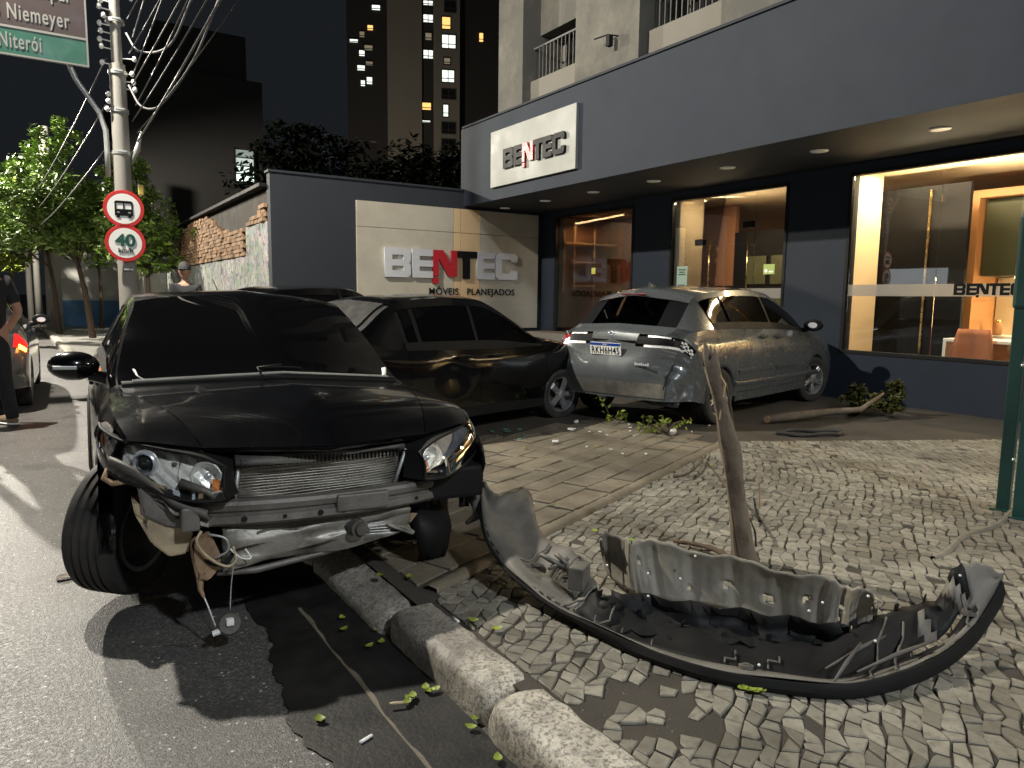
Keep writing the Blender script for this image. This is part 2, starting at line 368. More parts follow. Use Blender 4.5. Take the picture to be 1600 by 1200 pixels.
def warp(u,v):
    return (u+.10*math.sin(v*.9+.4)+.008*math.sin(v*23+u*11), v+.16*math.sin(u*.8+.6)+.04*math.sin(u*2.1+v*.7)+.008*math.sin(u*27+v*9))
stones=[]
rr=random.Random(3)
ang=R(38); ca,sa=math.cos(ang),math.sin(ang); PIT=.063
jit={}
for j in range(-60,190):
    off=rr.random()*PIT; u=-7.0+off
    cuts=[u]
    while u<9.5: u+=PIT*rr.uniform(.68,1.5); cuts.append(u)
    tops=None
    sk_={}
    for a,b in zip(cuts[:-1],cuts[1:]):
        v0,v1=j*PIT*.93,(j+1)*PIT*.93; sa_=sk_.setdefault(a,.006+rr.uniform(-.016,.016)); sb_=sk_.setdefault(b,.006+rr.uniform(-.016,.016))
        def rb(uu,jj): return .008*math.sin(uu*31+jj*2.3)+.006*math.sin(uu*77+jj*5.1)
        raw=[(a-sa_,v0+rb(a,j)),(b-sb_,v0+rb(b,j)),(b+sb_,v1+rb(b,j+1)),(a+sa_,v1+rb(a,j+1))]
        poly=[]
        for (uu,vv) in raw:
            x_,y_=warp(uu,vv); poly.append((x_*ca-y_*sa+1.5,x_*sa+y_*ca-.5))
        cx=sum(p[0] for p in poly)/4; cy=sum(p[1] for p in poly)/4
        if cx<1.25 or cx>9.25 or cy<-1.2 or cy>by(cx)+.1 or cy<cx*.42-1.3: continue
        poly=clip(poly,-1,0,-1.372); poly=clip(poly,1,0,9.19) if poly else poly
        poly=clip(poly,-BS,1,BY-BS*BX-.055) if poly else poly
        if cx>5.4: poly=clip(poly,.52,1,4.52+.52*5.4) if poly else poly  # cobbles cut along the car's shadow edge; darker ground beyond paints its shade
        if len(poly)<3 or area(poly)<.0009: continue
        # a few stones are gone: bare earth shows near the kerb and at patches
        h=math.sin(cx*3.1+1.2)*math.sin(cy*4.3+.5)+.5*math.sin(cx*7.7+cy*5.1)
        near=abs(cx-1.55)<.22
        if (h>1.43) or (near and math.sin(cy*4.3+.9)>.72 and rr.random()<.75): continue
        if rr.random()<.012: continue
        poly=shrink(poly,rr.uniform(.0022,.0052))
        if len(poly)==4 and rr.random()<.45:      # knock a corner off
            k=rr.randrange(4); p,q,s_=poly[k-1],poly[k],poly[(k+1)%4]; t=rr.uniform(.15,.35)
            poly=poly[:k]+[(q[0]+(p[0]-q[0])*t,q[1]+(p[1]-q[1])*t),(q[0]+(s_[0]-q[0])*t,q[1]+(s_[1]-q[1])*t)]+poly[k+1:]
        stones.append(poly)
def seen(cx,cy):
    pr=project((cx,cy,.13))
    if not pr: return 0
    x,y_,d=pr
    if x<0 or x>1600 or y_>1200: return 0
    return 1/d**2.2
def lay(polys,name,mat,z1,bev,limit=295,parent=None):
    order=sorted(range(len(polys)),key=lambda i:-seen(sum(p[0] for p in polys[i])/len(polys[i]),sum(p[1] for p in polys[i])/len(polys[i]))*area(polys[i]))
    rest=MB()
    for n,i in enumerate(order):
        p=polys[i]; 
        if len(p)>2 and sum(p[k][0]*p[(k+1)%len(p)][1]-p[(k+1)%len(p)][0]*p[k][1] for k in range(len(p)))<0: p=p[::-1]
        z=z1+rr.uniform(-.0022,.0022)
        vs,fs=stone_geo(p,.10,z,bev,rr)
        if n<limit:
            cx,cy=p[0]; me=bpy.data.meshes.new(name); me.from_pydata([(a-cx,b-cy,c-.1) for a,b,c in vs],[],fs); me.materials.append(mat)
            link(name,me,parent,(cx,cy,.1))
        else: rest.add(vs,fs)
    if rest.v: rest.build(name+'s_beyond',mat,parent,kind='stuff')
lay(stones,'cobblestone',MT['cobble'],.130,.0045,parent=pavement)
# driveway slabs: long courses running along the border strip
slabs=[]; slabs2=[]
dv=math.atan(BS); 
for j in range(0,26):
    u=-1.2-rr.random()*.4; hgt=.185+.03*math.sin(j*2.1)
    v=.075+sum(.185+.03*math.sin(k*2.1)+.006 for k in range(j))
    while u<9.5:
        l=rr.uniform(.28,.52); q=[(u,v+rr.uniform(-.008,.008)),(u+l,v+rr.uniform(-.008,.008)),(u+l+rr.uniform(-.01,.01),v+hgt),(u+rr.uniform(-.01,.01),v+hgt)]
        n=6; poly=[]
        for (a,b) in q: poly.append((BX+a*math.cos(dv)-b*math.sin(dv),BY+a*math.sin(dv)+b*math.cos(dv)))
        u+=l+.003
        cx=sum(p[0] for p in poly)/4; cy=sum(p[1] for p in poly)/4
        poly=clip(poly,-1,0,-1.372)
        if poly: poly=clip(poly,1,0,9.18)
        if poly: poly=clip(poly,0,1,7.58)
        if len(poly)>2 and area(poly)>.004: (slabs2 if cy>6.2-.24*max(0,5.-cx)+0*cx or cx>5.2 else slabs).append(shrink(poly,.0035))
lay(slabs,'paving_slab',MT['slab'],.129,.005,parent=pavement)
# rough border strip
bs=MB(); P=[]
for k in range(140):
    x=1.4+k*.03; y=by(x); n=lambda s:rr.uniform(-s,s); wd=.045
    P.append([(x+wd*.4,y-wd+n(.006),.105),(x+wd*.4,y-wd*.8+n(.006),.142+n(.004)),(x,y+n(.004),.152+n(.005)),(x-wd*.3,y+wd*.8+n(.006),.142+n(.004)),(x-wd*.3,y+wd+n(.006),.11)])
bs.grid(P,flip=True); bs.build('border_strip',MT['slab'],pavement,smooth=True)
bs=MB(); P=[]      # second, thinner strip that starts at the green post
for k in range(60):
    x=5.35-k*.026; y=2.05+.02*math.sin(k*.2)-k*.003; n=lambda s:rr.uniform(-s,s); wd=.02
    P.append([(x,y-wd,.12),(x,y-wd*.4,.144+n(.003)),(x,y+wd*.5,.144+n(.003)),(x,y+wd,.12)])
bs.grid(P); bs.build('border_strip',MT['cobble'],pavement,smooth=True)

# ------------------------------------------------------------------ text and logos
def text(name,s,size,mat,parent,M4,ext=.002,off=0,sx=1.0,align='LEFT',space=1.0,width=None):
    c=bpy.data.curves.new(name,'FONT'); c.body=s; c.size=size; c.extrude=ext; c.offset=off; c.align_x=align; c.space_character=space
    t=bpy.data.objects.new('tmp',c); COL.objects.link(t); dg=bpy.context.evaluated_depsgraph_get(); dg.update()
    me=bpy.data.meshes.new_from_object(t.evaluated_get(dg)); bpy.data.objects.remove(t); me.materials.clear(); me.materials.append(mat)
    xs=[v.co.x for v in me.vertices]
    if width: sx=width/(max(xs)-min(xs)); me.transform(Matrix.Translation((-min(xs),0,0)))
    me.transform(M4@Matrix.Diagonal((sx,1,1,1))); me.name=name
    return link(name,me,parent)
def outline(name,polys,mat,parent,M4,ext=.02,bev=0):
    """2-D outlines with holes, extruded"""
    c=bpy.data.curves.new(name,'CURVE'); c.dimensions='2D'; c.fill_mode='BOTH'; c.extrude=ext; c.bevel_depth=bev
    for p in polys:
        sp=c.splines.new('POLY'); sp.points.add(len(p)-1); sp.use_cyclic_u=True
        for q,(x,y) in zip(sp.points,p): q.co=(x,y,0,1)
    t=bpy.data.objects.new('tmp',c); COL.objects.link(t); dg=bpy.context.evaluated_depsgraph_get(); dg.update()
    me=bpy.data.meshes.new_from_object(t.evaluated_get(dg)); bpy.data.objects.remove(t); me.materials.clear(); me.materials.append(mat); me.transform(M4); me.name=name
    return link(name,me,parent)
LOGO=[ # name, outlines; unit height 5, pen width about 1.35
 ('letter_b',[[(0,0),(4.3,0),(4.9,.5),(4.9,2.1),(4.5,2.5),(4.9,2.9),(4.9,4.5),(4.3,5),(0,5)],[(1.4,1.15),(1.4,1.95),(3.5,1.95),(3.5,1.15)],[(1.4,3.05),(1.4,3.85),(3.5,3.85),(3.5,3.05)]]),
 ('letter_e',[[(5.2,0),(9.2,0),(9.2,1.2),(6.6,1.2),(6.6,1.95),(9.2,1.95),(9.2,3.05),(6.6,3.05),(6.6,3.8),(9.2,3.8),(9.2,5),(5.2,5)]]),
 ('letter_n',[[(9.25,.35),(10.4,.35),(10.4,3.5),(12.3,.35),(14.1,.35),(14.1,5),(12.95,5),(12.95,2.2),(11.3,5),(9.25,5)],[(9.25,-.95),(10.4,-.95),(10.4,.1),(9.25,.1)]]),
 ('letter_t',[[(14.2,5),(14.2,3.8),(15.4,3.8),(15.4,0),(16.8,0),(16.8,3.8),(18.3,3.8),(18.3,5)]]),
 ('letter_e',[[(18.32,5),(18.32,0),(22.1,0),(22.1,1.2),(19.7,1.2),(19.7,1.95),(22.1,1.95),(22.1,3.05),(19.7,3.05),(19.7,3.8),(22.1,3.8),(22.1,5)]]),
 ('letter_c',[[(22.3,.7),(23.0,0),(26.6,0),(27.2,.6),(27.2,1.7),(25.8,1.7),(25.8,1.2),(23.7,1.2),(23.7,3.8),(25.8,3.8),(25.8,3.4),(27.2,3.4),(27.2,4.4),(26.6,5),(23.0,5),(22.3,4.3)]])]
def logo(parent,M4,width,mats,ext,bev=0):
    k=width/27.2
    for i,(n,ps) in enumerate(LOGO): outline(n,ps,mats[i],parent,M4@Matrix.Diagonal((k,k,1,1)),ext,bev)
def frame4(o,ex,ez_up):          # x axis along ex, y axis along up, z outwards
    ex=Vector(ex).normalized(); ey=Vector(ez_up).normalized(); ez=ex.cross(ey)
    return Matrix(((ex.x,ey.x,ez.x,o[0]),(ex.y,ey.y,ez.y,o[1]),(ex.z,ey.z,ez.z,o[2]),(0,0,0,1)))

# ------------------------------------------------------------------ the shop
XW,YB,XF=9.21,13.15,7.26; ZS=3.28; ZF=4.80
WIN=[(10.21,12.67,.35,3.17,'W1'),(6.90,9.27,.25,3.17,'W2'),(-.6,5.95,.75,3.17,'W3')]     # y0,y1,z0,z1
SHX=[(9.47,1.6,2.92),(9.76,1.6,3.02),(10.3,2.35,2.95)]; SHB=[(9.42,10.85,2.64),(9.78,10.28,2.24),(9.78,10.28,1.73)]
MT['brassbright']=M('satin_brass',(.75,.55,.28),.35,.4,var=.05)
shop=thing('furniture_shop','slate blue ground floor furniture shop with three lit display windows under a deep canopy','shop',(XW,6,.1))
inv=Matrix.Translation((-XW,-6,-.1))
def sp(mb,name,mat,**k): 
    o=mb.build(name,mat,shop,**k); o.matrix_parent_inverse=inv; return o
wl=MB()
def wallrect(y0,y1,z0,z1): wl.box(XW,XW+.22,y0,y1,z0,z1)
yy=[-6,-.6,5.95,6.90,9.27,10.21,12.67,YB+.0]
wallrect(-6,-.6,.0,ZS); wallrect(5.95,6.90,0,ZS); wallrect(9.27,10.21,0,ZS); wallrect(12.67,YB,0,ZS)
for (a,b,c,d,_) in WIN: wallrect(a,b,0,c); wallrect(a,b,d,ZS)
sp(wl,'facade_wall',MT['navy'])
cn=MB(); cn.box(XF,XF+.12,-6,YB-.003,ZS,ZF); sp(cn,'fascia',MT['navy'])
cn=MB(); cn.box(XF+.12,XW+.22,-6,YB-.003,ZS+.004,ZS+.1); sp(cn,'soffit',MT['charcoal'])
cn=MB(); cn.box(XF-.03,XF+.14,-6,YB+.03,ZF,ZF+.035); sp(cn,'coping',MT['charcoal'])
cn=MB(); cn.box(XF+.12,XF+1.9,-6,YB-.01,ZF-.25,ZF-.1); cn.box(XF,XF+2,YB+.001,YB+.12,ZS+.3,ZF); sp(cn,'canopy_roof',MT['charcoal'])
for y in (12.88,11.45,10.02,8.54,7.08,5.66,4.23,2.8,1.3):
    d=MB(); d.lathe([(.0,-.012),(.075,-.012),(.105,-.008),(.11,0)],20,axis='z',T=Matrix.Translation((8.08,y,ZS)))
    sp(d,'downlight',MT['white'],smooth=True)
# windows
def window(y0,y1,z0,z1,splits,band=None):
    fr=MB(); t=.045
    fr.box(XW-.012,XW+.10,y0,y0+t,z0,z1); fr.box(XW-.012,XW+.10,y1-t,y1,z0,z1); fr.box(XW-.012,XW+.10,y0+t,y1-t,z0,z0+t); fr.box(XW-.012,XW+.10,y0+t,y1-t,z1-t,z1)
    f=sp(fr,'window_frame',MT['black'])
    ed=[y0+t]+splits+[y1-t]
    for a,b in zip(ed[:-1],ed[1:]):
        g=MB(); g.box(XW+.03,XW+.04,a+.002,b-.002,z0+t,z1-t); o=g.build('pane',MT['glass'],f)
        o.matrix_parent_inverse=Matrix()
    if band:
        g=MB(); g.box(XW+.024,XW+.029,y0+t,y1-t,band[0],band[1]); g.build('frosted_band',MT['frost'],f)
    return f
f1=window(*WIN[0][:4],[11.4])
f2=window(*WIN[1][:4],[7.5,8.55],(1.49,1.64))
f3=window(*WIN[2][:4],[2.4,4.75],(1.53,1.68))
for fx,y in ((f2,8.4),(f3,4.52)):
    logo(fx,frame4((XW+.021,y,1.545),(0,-1,0),(0,0,1)),.75,[MT['blackgloss']]*6,.001)
# handles, lock boxes, stickers on the entrance doors
for y in (8.33,7.56):
    h=MB(); h.cyl((XW-.045,y,1.95),(0,0,1),.011,.95,10); h.cyl((XW-.01,y,2.3),(1,0,0),.009,.08,8); h.cyl((XW-.01,y,1.55),(1,0,0),.009,.08,8); h.build('door_handle',MT['brass'],f2,smooth=True)
for y,z in ((8.60,2.40),(7.62,2.62)):
    h=MB(); h.bbox(XW-.01,XW+.06,y-.09,y+.09,z-.05,z+.05,.008); h.build('hinge',MT['black'],f2)
pb=MB(); pb.box(XW+.019,XW+.023,8.86,9.10,1.62,2.02)
poster=pb.build('poster',M('poster_paper',(.28,.38,.33),.6,var=.1),f2)
for k,(z,wd) in enumerate([(1.96,.16),(1.92,.12),(1.88,.17),(1.70,.15),(1.67,.1)]):
    q=MB(); q.box(XW+.016,XW+.0185,8.98-wd/2,8.98+wd/2,z-.008,z+.008); q.build('poster_line',MT['black'],f2)
q=MB(); q.box(XW+.019,XW+.023,7.10,7.30,1.85,2.0); q.build('sticker',M('sticker_green',(.32,.42,.10),.5),f2)
q=MB(); q.cyl((XW+.017,7.25,1.90),(1,0,0),.03,.003,14); q.box(XW+.016,XW+.018,7.12,7.20,1.875,1.9); q.build('sticker_print',MT['white'],f2)
q=MB(); q.box(XW+.019,XW+.023,11.32,11.44,1.94,2.06); q.build('sticker',M('sticker_yellow',(.5,.5,.12),.5),f1)
# interior
ip=MB(); ip.box(XW+.23,16,-6,13,ZS-.06,ZS); sp(ip,'ceiling',MT['ceilwarm'])
ip=MB(); ip.box(XW+.23,16,-6,13,.13,.22); sp(ip,'interior_floor',MT['wood'])
ip=MB(); ip.box(16,16.1,-6,13,.1,ZS); sp(ip,'interior_wall',MT['brownwall'])
for y in (5.965,9.285): 
    ip=MB(); ip.box(XW+.23,10.02,y,y+.12,.22,ZS-.06); sp(ip,'partition',MT['warmwall'])
ip=MB(); ip.box(10.05,10.12,4.81,6.2,.22,3.0); 
for k in range(2): pass
sp(ip,'dark_panel',MT['darkpanel'])
ip=MB(); ip.box(10.02,10.045,5.28,5.31,.3,2.95); sp(ip,'panel_trim',MT['brass'])
ip=MB(); ip.box(10.9,11,7.0,9.3,.22,2.7); sp(ip,'dark_panel',MT['darkpanel'])
for k,(a,b,c,d) in enumerate([(8.55,8.95,1.75,2.25),(7.9,8.45,1.75,2.25),(7.9,8.45,1.1,1.65),(8.55,8.95,1.1,1.65)]):
    q=MB(); q.box(10.87,10.897,a,b,c,d); sp(q,'cupboard_door',MT['olive'])
# lit cabinet at the right
cb=MB(); Yc=5.05
cb.box(10.6,11.3,Yc-.10,Yc,.22,2.95); cb.box(10.6,11.3,.6,Yc-.10,2.85,2.95); sp(cb,'cabinet_frame',MT['wood'])
cb=MB(); cb.box(10.75,11.25,.6,Yc-.12,1.82,2.83); sp(cb,'wall_cupboard',MT['olive'])
cb=MB(); cb.box(11.26,11.3,.6,Yc-.12,1.0,1.81); sp(cb,'backsplash',MT['warmwall'])
cb=MB(); cb.box(10.95,11.1,1.2,Yc-.45,1.785,1.812); sp(cb,'strip_lamp',emis('strip_lamp',(1,.78,.42),14))
cb=MB(); cb.box(10.7,11.25,.6,Yc-.12,.98,1.02); sp(cb,'worktop',MT['white'])
cb=MB(); cb.box(10.75,11.25,.6,Yc-.12,.22,.975); sp(cb,'base_cupboard',MT['brownwall'])
light('ceiling_fill','AREA',(9.75,4.6,2.4),80,(1,.75,.45),.2,(9.75,4.6,4),size_y=1.6)  # both ceiling area lights have no fitting, added to brighten the plaster
light('ceiling_fill','AREA',(9.75,8.2,2.5),16,(1,.75,.45),.2,(9.75,8.2,4),size_y=1.0)
light('cupboard_light','AREA',(11.0,2.8,1.78),130,(1,.72,.38),.1,(11.0,2.8,0),size_y=2.6)
for y in (4.75,4.5,4.1):
    v=thing('glass_jar','small %s jar on the lit worktop %s'%(('amber','honey coloured','brown')[int(round(y*4))%3],{4.75:'nearest the oak cabinet side',4.5:'second from the oak cabinet side',4.1:'furthest from the oak cabinet side'}[y]),'jar',(10.95,y,1.02),group='jars on the lit worktop')
    q=MB(); q.lathe([(0,0),(.05,0),(.055,.02),(.055,.15),(.04,.18)],14,axis='z'); q.build('jar_body',MT['wood'],v,smooth=True); q=MB(); q.lathe([(.045,.18),(.045,.21),(0,.21)],14,axis='z'); q.build('jar_lid',MT['brass'],v,smooth=True)
# table and chair
tb=thing('shop_table','white topped table with solid white end panel behind the right display window','table',(9.95,4.25,.22))
q=MB(); q.bbox(-.25,.35,-1.2,.58,.74,.78,.006); q.build('tabletop',MT['white'],tb); q=MB(); q.bbox(-.25,.35,.54,.58,0,.738,.006); q.bbox(-.25,.35,-1.2,-1.16,0,.738,.006); q.build('end_panel',MT['white'],tb)
ch=thing('shop_chair','terracotta shell chair at the white table behind glass','chair',(9.74,4.45,.22),R(10))
q=MB(); P=[[( -.05-.10*math.cos(t*1.2)*abs(a)-.02, .24*a*(1-.25*t*t), .46+.45*t) for a in np.linspace(-1,1,9)] for t in np.linspace(0,1,7)]
q.grid(P); q.build('backrest',M('terracotta_fabric',(.33,.12,.06),.8),ch,smooth=True,thick=.03)
q=MB(); q.sphere((.17,0,.44),.24,8,sc=(1,1,.2)); q.build('seat',M('terracotta_seat',(.30,.11,.055),.8),ch,smooth=True)
for sx in (0,.34):
    for sy in (-.17,.17):
        q=MB(); q.cyl((sx,sy,.21),(0,0,1),.012,.42,8); q.build('leg',MT['black'],ch)
light('window_light','AREA',(9.75,5.2,3.18),85,(1,.75,.45),.25,(9.75,5.3,0),size_y=1.2)
light('window_light','AREA',(9.8,2.6,3.18),60,(1,.75,.45),.25,(9.75,2.6,0),size_y=2.4)
light('window_light','AREA',(9.7,8.6,3.18),95,(1,.75,.45),.25,(9.7,8.9,0),size_y=.9)
light('window_light','AREA',(10.2,12.0,3.18),75,(1,.60,.30),.3,(10.6,11.6,0),size_y=1.6)
# shelf frame behind the first window
sh=thing('brass_shelf','thin brass shelving frame in front of brown cladding behind the left window','shelf',(9.8,12.7,.22))
for x,z0,z1 in SHX:
    q=MB(); q.box(x-9.8-.014,x-9.8+.014,-.012,.012,z0-.22,z1-.22); q.build('upright',MT['brassbright'],sh)
for x0,x1,z in SHB:
    q=MB(); q.box(x0-9.8,x1-9.8,-.1,.1,z-.22-.014,z-.22+.014); q.build('shelf_board',MT['brassbright'],sh)
ip=MB(); ip.box(10.9,11,9.3,12.98,.22,3.2); sp(ip,'brown_cladding',MT['brownwall'])
ip=MB(); ip.box(XW+.24,10.9,12.85,12.95,.22,3.2); sp(ip,'brown_cladding',MT['brownwall'])
# black bench boxes outside under first window
bx=thing('planter_box','low grey planter box below the first display window behind the cars','planter',(8.85,11.9,.128))
q=MB(); q.bbox(-.25,.3,-1.4,.9,0,.62,.01); q.build('planter_shell',MT['upper_dk'],bx); q=MB(); q.box(-.2,.25,-1.35,.85,.60,.63); q.build('soil',MT['bark'],bx)

# the wall with the big sign
sw_=thing('sign_wall','dark charcoal side wall carrying the large chrome lettered sign board','wall',(6.2,YB,.1)); si=Matrix.Translation((-6.2,-YB,-.1))
q=MB(); q.box(3.41,9.4,YB,YB+.2,0,3.575); o=q.build('wall_body',MT['charcoal'],sw_); o.matrix_parent_inverse=si
q=MB(); q.box(3.38,7.26,YB-.03,YB+.23,3.576,3.615); o=q.build('wall_coping',MT['charcoal'],sw_); o.matrix_parent_inverse=si
sg=thing('shop_sign','large beige panelled sign board with chrome BENTEC letters, MÓVEIS PLANEJADOS below','sign',(4.96,YB,.8)); gi=Matrix.Translation((-4.96,-YB,-.8))
fr=MB(); 
beige=M('beige_panel',(.36,.335,.275),.55,var=.08,scale=1.3,dirt=(.24,.22,.18),dscale=1.1,damt=.5)
def board(x0,x1,z0,z1,mat,d=.05,name='sign_panel'):
    q=MB(); q.bbox(x0+.004,x1-.004,YB-d,YB-.003,z0+.004,z1-.004,.004); o=q.build(name,mat,sg); o.matrix_parent_inverse=gi; return o
zj=2.74
for (a,b,m_) in ((4.96,7.0,beige),(7.0,7.16,MT['warmwall']),(7.16,7.62,MT['warmwall']),(7.62,9.08,beige)):
    mm=m_ if m_ is beige else M('warm_light_stripe',(.50,.36,.21),.5,var=.12,scale=2)  # board colour stands in for a stripe of warm light
    board(a,b,zj,3.22,mm); board(a,b,.80,zj,mm)
T4=frame4((5.49,YB-.085,1.82),(1,0,0),(0,0,1))
logo(sg,gi.inverted()@T4 if False else T4,3.02,[MT['chrome'],MT['chrome'],MT['redgloss'],MT['blackgloss'],MT['chrome'],MT['chrome']],.02,.004)
text('lettering','MÓVEIS   PLANEJADOS',.185,MT['black'],sg,frame4((6.45,YB-.062,1.50),(1,0,0),(0,0,1)),.006,.002,width=2.02,space=1.1)
for o in sg.children:
    if o.name.startswith('letter'): o.matrix_parent_inverse=gi
# small fascia sign
s2=thing('fascia_sign','white weathered sign plate with small black BENTEC letters on the canopy fascia','sign',(XF,10.7,3.5)); i2=Matrix.Translation((-XF,-10.7,-3.5))
q=MB(); q.bbox(XF-.06,XF-.003,9.40,12.01,3.50,4.51,.006); o=q.build('sign_plate',MT['signboard'],s2); o.matrix_parent_inverse=i2
before=set(s2.children)
logo(s2,frame4((XF-.085,11.50,3.78),(0,-1,0),(0,0,1)),1.86,[MT['blackgloss'],MT['blackgloss'],MT['redgloss'],MT['blackgloss'],MT['blackgloss'],MT['blackgloss']],.02,.003)
for o in s2.children:
    if o not in before: o.matrix_parent_inverse=i2
# the upper storeys
up=thing('apartment_block','aged concrete upper floors with railed balcony recesses above the shop canopy','building',(7.4,6,4.8)); ui=Matrix.Translation((-7.4,-6,-4.8))
def upb(mb,name,mat,par=None):
    o=mb.build(name,mat,par or up)
    if par is None: o.matrix_parent_inverse=ui
    return o
for (a,b) in ((11.29,12.11),(8.25,9.75),(4.2,6.72)):
    q=MB(); q.box(7.42,8.3,a,b,4.6,22); upb(q,'pier',MT['upper'])
q=MB(); q.box(8.3,8.5,-4,12.11,4.6,22); upb(q,'back_wall',MT['upper_dk'])
q=MB(); q.box(8.5,13,-4,12.10,4.6,22); upb(q,'building_body',MT['upper_dk'])
for (a,b,z0) in ((9.75,11.29,4.6),(6.72,8.25,4.6),(9.75,11.29,7.9),(6.72,8.25,7.6)):
    q=MB(); q.box(7.6,7.75,a+.002,b-.002,z0,z0+.72); upb(q,'parapet',MT['upper_dk'])
    rl=MB(); n=int((b-a)/.11)
    rl.box(7.66,7.69,a+.002,b-.002,z0+1.28,z0+1.31)
    o=upb(rl,'railing',MT['rail'])
    for k in range(n):
        y=a+.06+k*.11; r2=MB(); r2.box(7.668,7.682,y-.007,y+.007,z0+.72,z0+1.28); oo=r2.build('railing_bar',MT['rail'],o)
    w_=MB(); w_.box(8.24,8.29,a+.2,b-.2,z0+1.0,z0+2.5); upb(w_,'window_pane',MT['darkpanel'])
q=MB(); q.box(7.8,8.28,9.752,11.288,6.15,8.0); upb(q,'balcony_slab',MT['upper'])
cam_=thing('security_bracket','small dark bracket lamp fixed to the concrete pier above the canopy','bracket',(7.42,8.7,5.35))
q=MB(); q.tube([(0,0,0),(-.12,.1,.02),(-.2,.32,.0)],.012,8); q.build('arm',MT['black'],cam_); q=MB(); q.bbox(-.16,-.08,.02,.1,-.16,0,.01); q.build('box',MT['black'],cam_)

# ------------------------------------------------------------------ behind: graffiti wall, tower, dim block
def graffiti():
    m,nt,b=nt_new('graffiti_render'); L=nt.links; g=node(nt,'ShaderNodeTexCoord'); co=g.outputs['Object']
    n=node(nt,'ShaderNodeTexNoise',Scale=1.3,Detail=9.,Roughness=.7,Distortion=1.2); L.new(co,n.inputs['Vector'])
    c=mixc(nt,ramp(nt,n.outputs[0],[(.4,0),(.6,1)]),(.17,.17,.15),(.42,.40,.36))
    for i,(col,s,t,th) in enumerate([((.12,.28,.10),2.3,.53,.6),((.34,.22,.30),1.9,.55,.62),((.16,.24,.36),3.,.57,.62),((.05,.05,.055),2.6,.52,.58)]):
        w_=node(nt,'ShaderNodeTexNoise',Scale=s,Detail=3.,Roughness=.5,Distortion=4.); mp=node(nt,'ShaderNodeMapping'); mp.inputs['Location'].default_value=(i*7.3,i*3.1,i*5.7); mp.inputs['Scale'].default_value=(1,1,.6); L.new(co,mp.inputs['Vector']); L.new(mp.outputs[0],w_.inputs['Vector'])
        c=mixc(nt,ramp(nt,w_.outputs[0],[(t,0),(t+.02,.9),(th,.9),(th+.02,0)]),c,col)
    L.new(c,b.inputs['Base Color']); b.inputs['Roughness'].default_value=.85
    bp=node(nt,'ShaderNodeBump',Strength=.6,Distance=.03); L.new(n.outputs[0],bp.inputs['Height']); L.new(bp.outputs[0],b.inputs['Normal']); return m
MT['graffiti']=graffiti()
gw=thing('graffiti_wall','old graffiti covered wall with broken plaster and bare bricks along the top','wall',(3.3,19,.1)); gwi=Matrix.Translation((-3.3,-19,-.1))
q=MB(); q.box(3.40,3.7,YB+.21,26,0,2.2); q.box(3.40,3.7,YB+.21,15,2.2,2.75); o=q.build('plaster_face',MT['graffiti'],gw); o.matrix_parent_inverse=gwi
q=MB(); q.box(3.44,3.7,YB+.21,24.5,2.2,3.3); o=q.build('wall_core',MT['mortar'],gw); o.matrix_parent_inverse=gwi
br=MB(); r2=random.Random(5); brickm=M('old_brick',(.34,.21,.115),.85,var=.35,scale=6,island=.55,bump=.3)
for j in range(14):
    y=YB+.25+(j%2)*.12
    z=2.22+j*.078
    while y<24.4:
        l=.24; d=r2.uniform(-.02,.03)
        if z< 3.05+.35*math.sin(y*.7) and not (y<15 and z<2.75) : br.box(3.37+d,3.5,y,y+l-.015,z,z+.066)
        y+=l
o=br.build('bricks',brickm,gw,kind='stuff'); o.matrix_parent_inverse=gwi
q=MB(); q.box(3.3,3.9,YB+.3,24.6,3.36,3.42); o=q.build('wall_coping',MT['black'],gw,rot=None); o.matrix_parent_inverse=gwi
# further walls along the pavement
fw=thing('white_blue_wall','long white wall with a bright blue painted base far along the pavement','wall',(3.3,40,.1))
q=MB(); q.box(-.6,.3,-13.9,18,.0,1.05); q.box(-2.75,-.61,-7,-6.7,0,1.05); q.build('blue_base',M('blue_paint',(.05,.16,.32),.6,dirt=(.2,.2,.2)),fw); q=MB(); q.box(-.58,.3,-13.9,18,1.052,3.2); q.box(-2.75,-.59,-6.98,-6.7,1.052,3.0); q.build('white_top',M('off_white_paint',(.48,.47,.43),.7,dirt=(.3,.28,.25)),fw)
tw=thing('apartment_tower','tall dark apartment tower with scattered lit windows behind the shop','tower',(26,54,0))
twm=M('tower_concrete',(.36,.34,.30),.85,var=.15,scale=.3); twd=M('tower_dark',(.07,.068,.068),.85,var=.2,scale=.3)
a0=math.atan2(-(52.84-56.27),(28.43-20.83)); ax=Vector((math.cos(-a0),math.sin(-a0),0)); TWM=Matrix.Rotation(-a0,4,'Z')
def tb_(x0,x1,y0,y1,z0,z1,name,mat):
    q=MB(); q.box(x0,x1,y0,y1,z0,z1,T=TWM); return q.build(name,mat,tw)
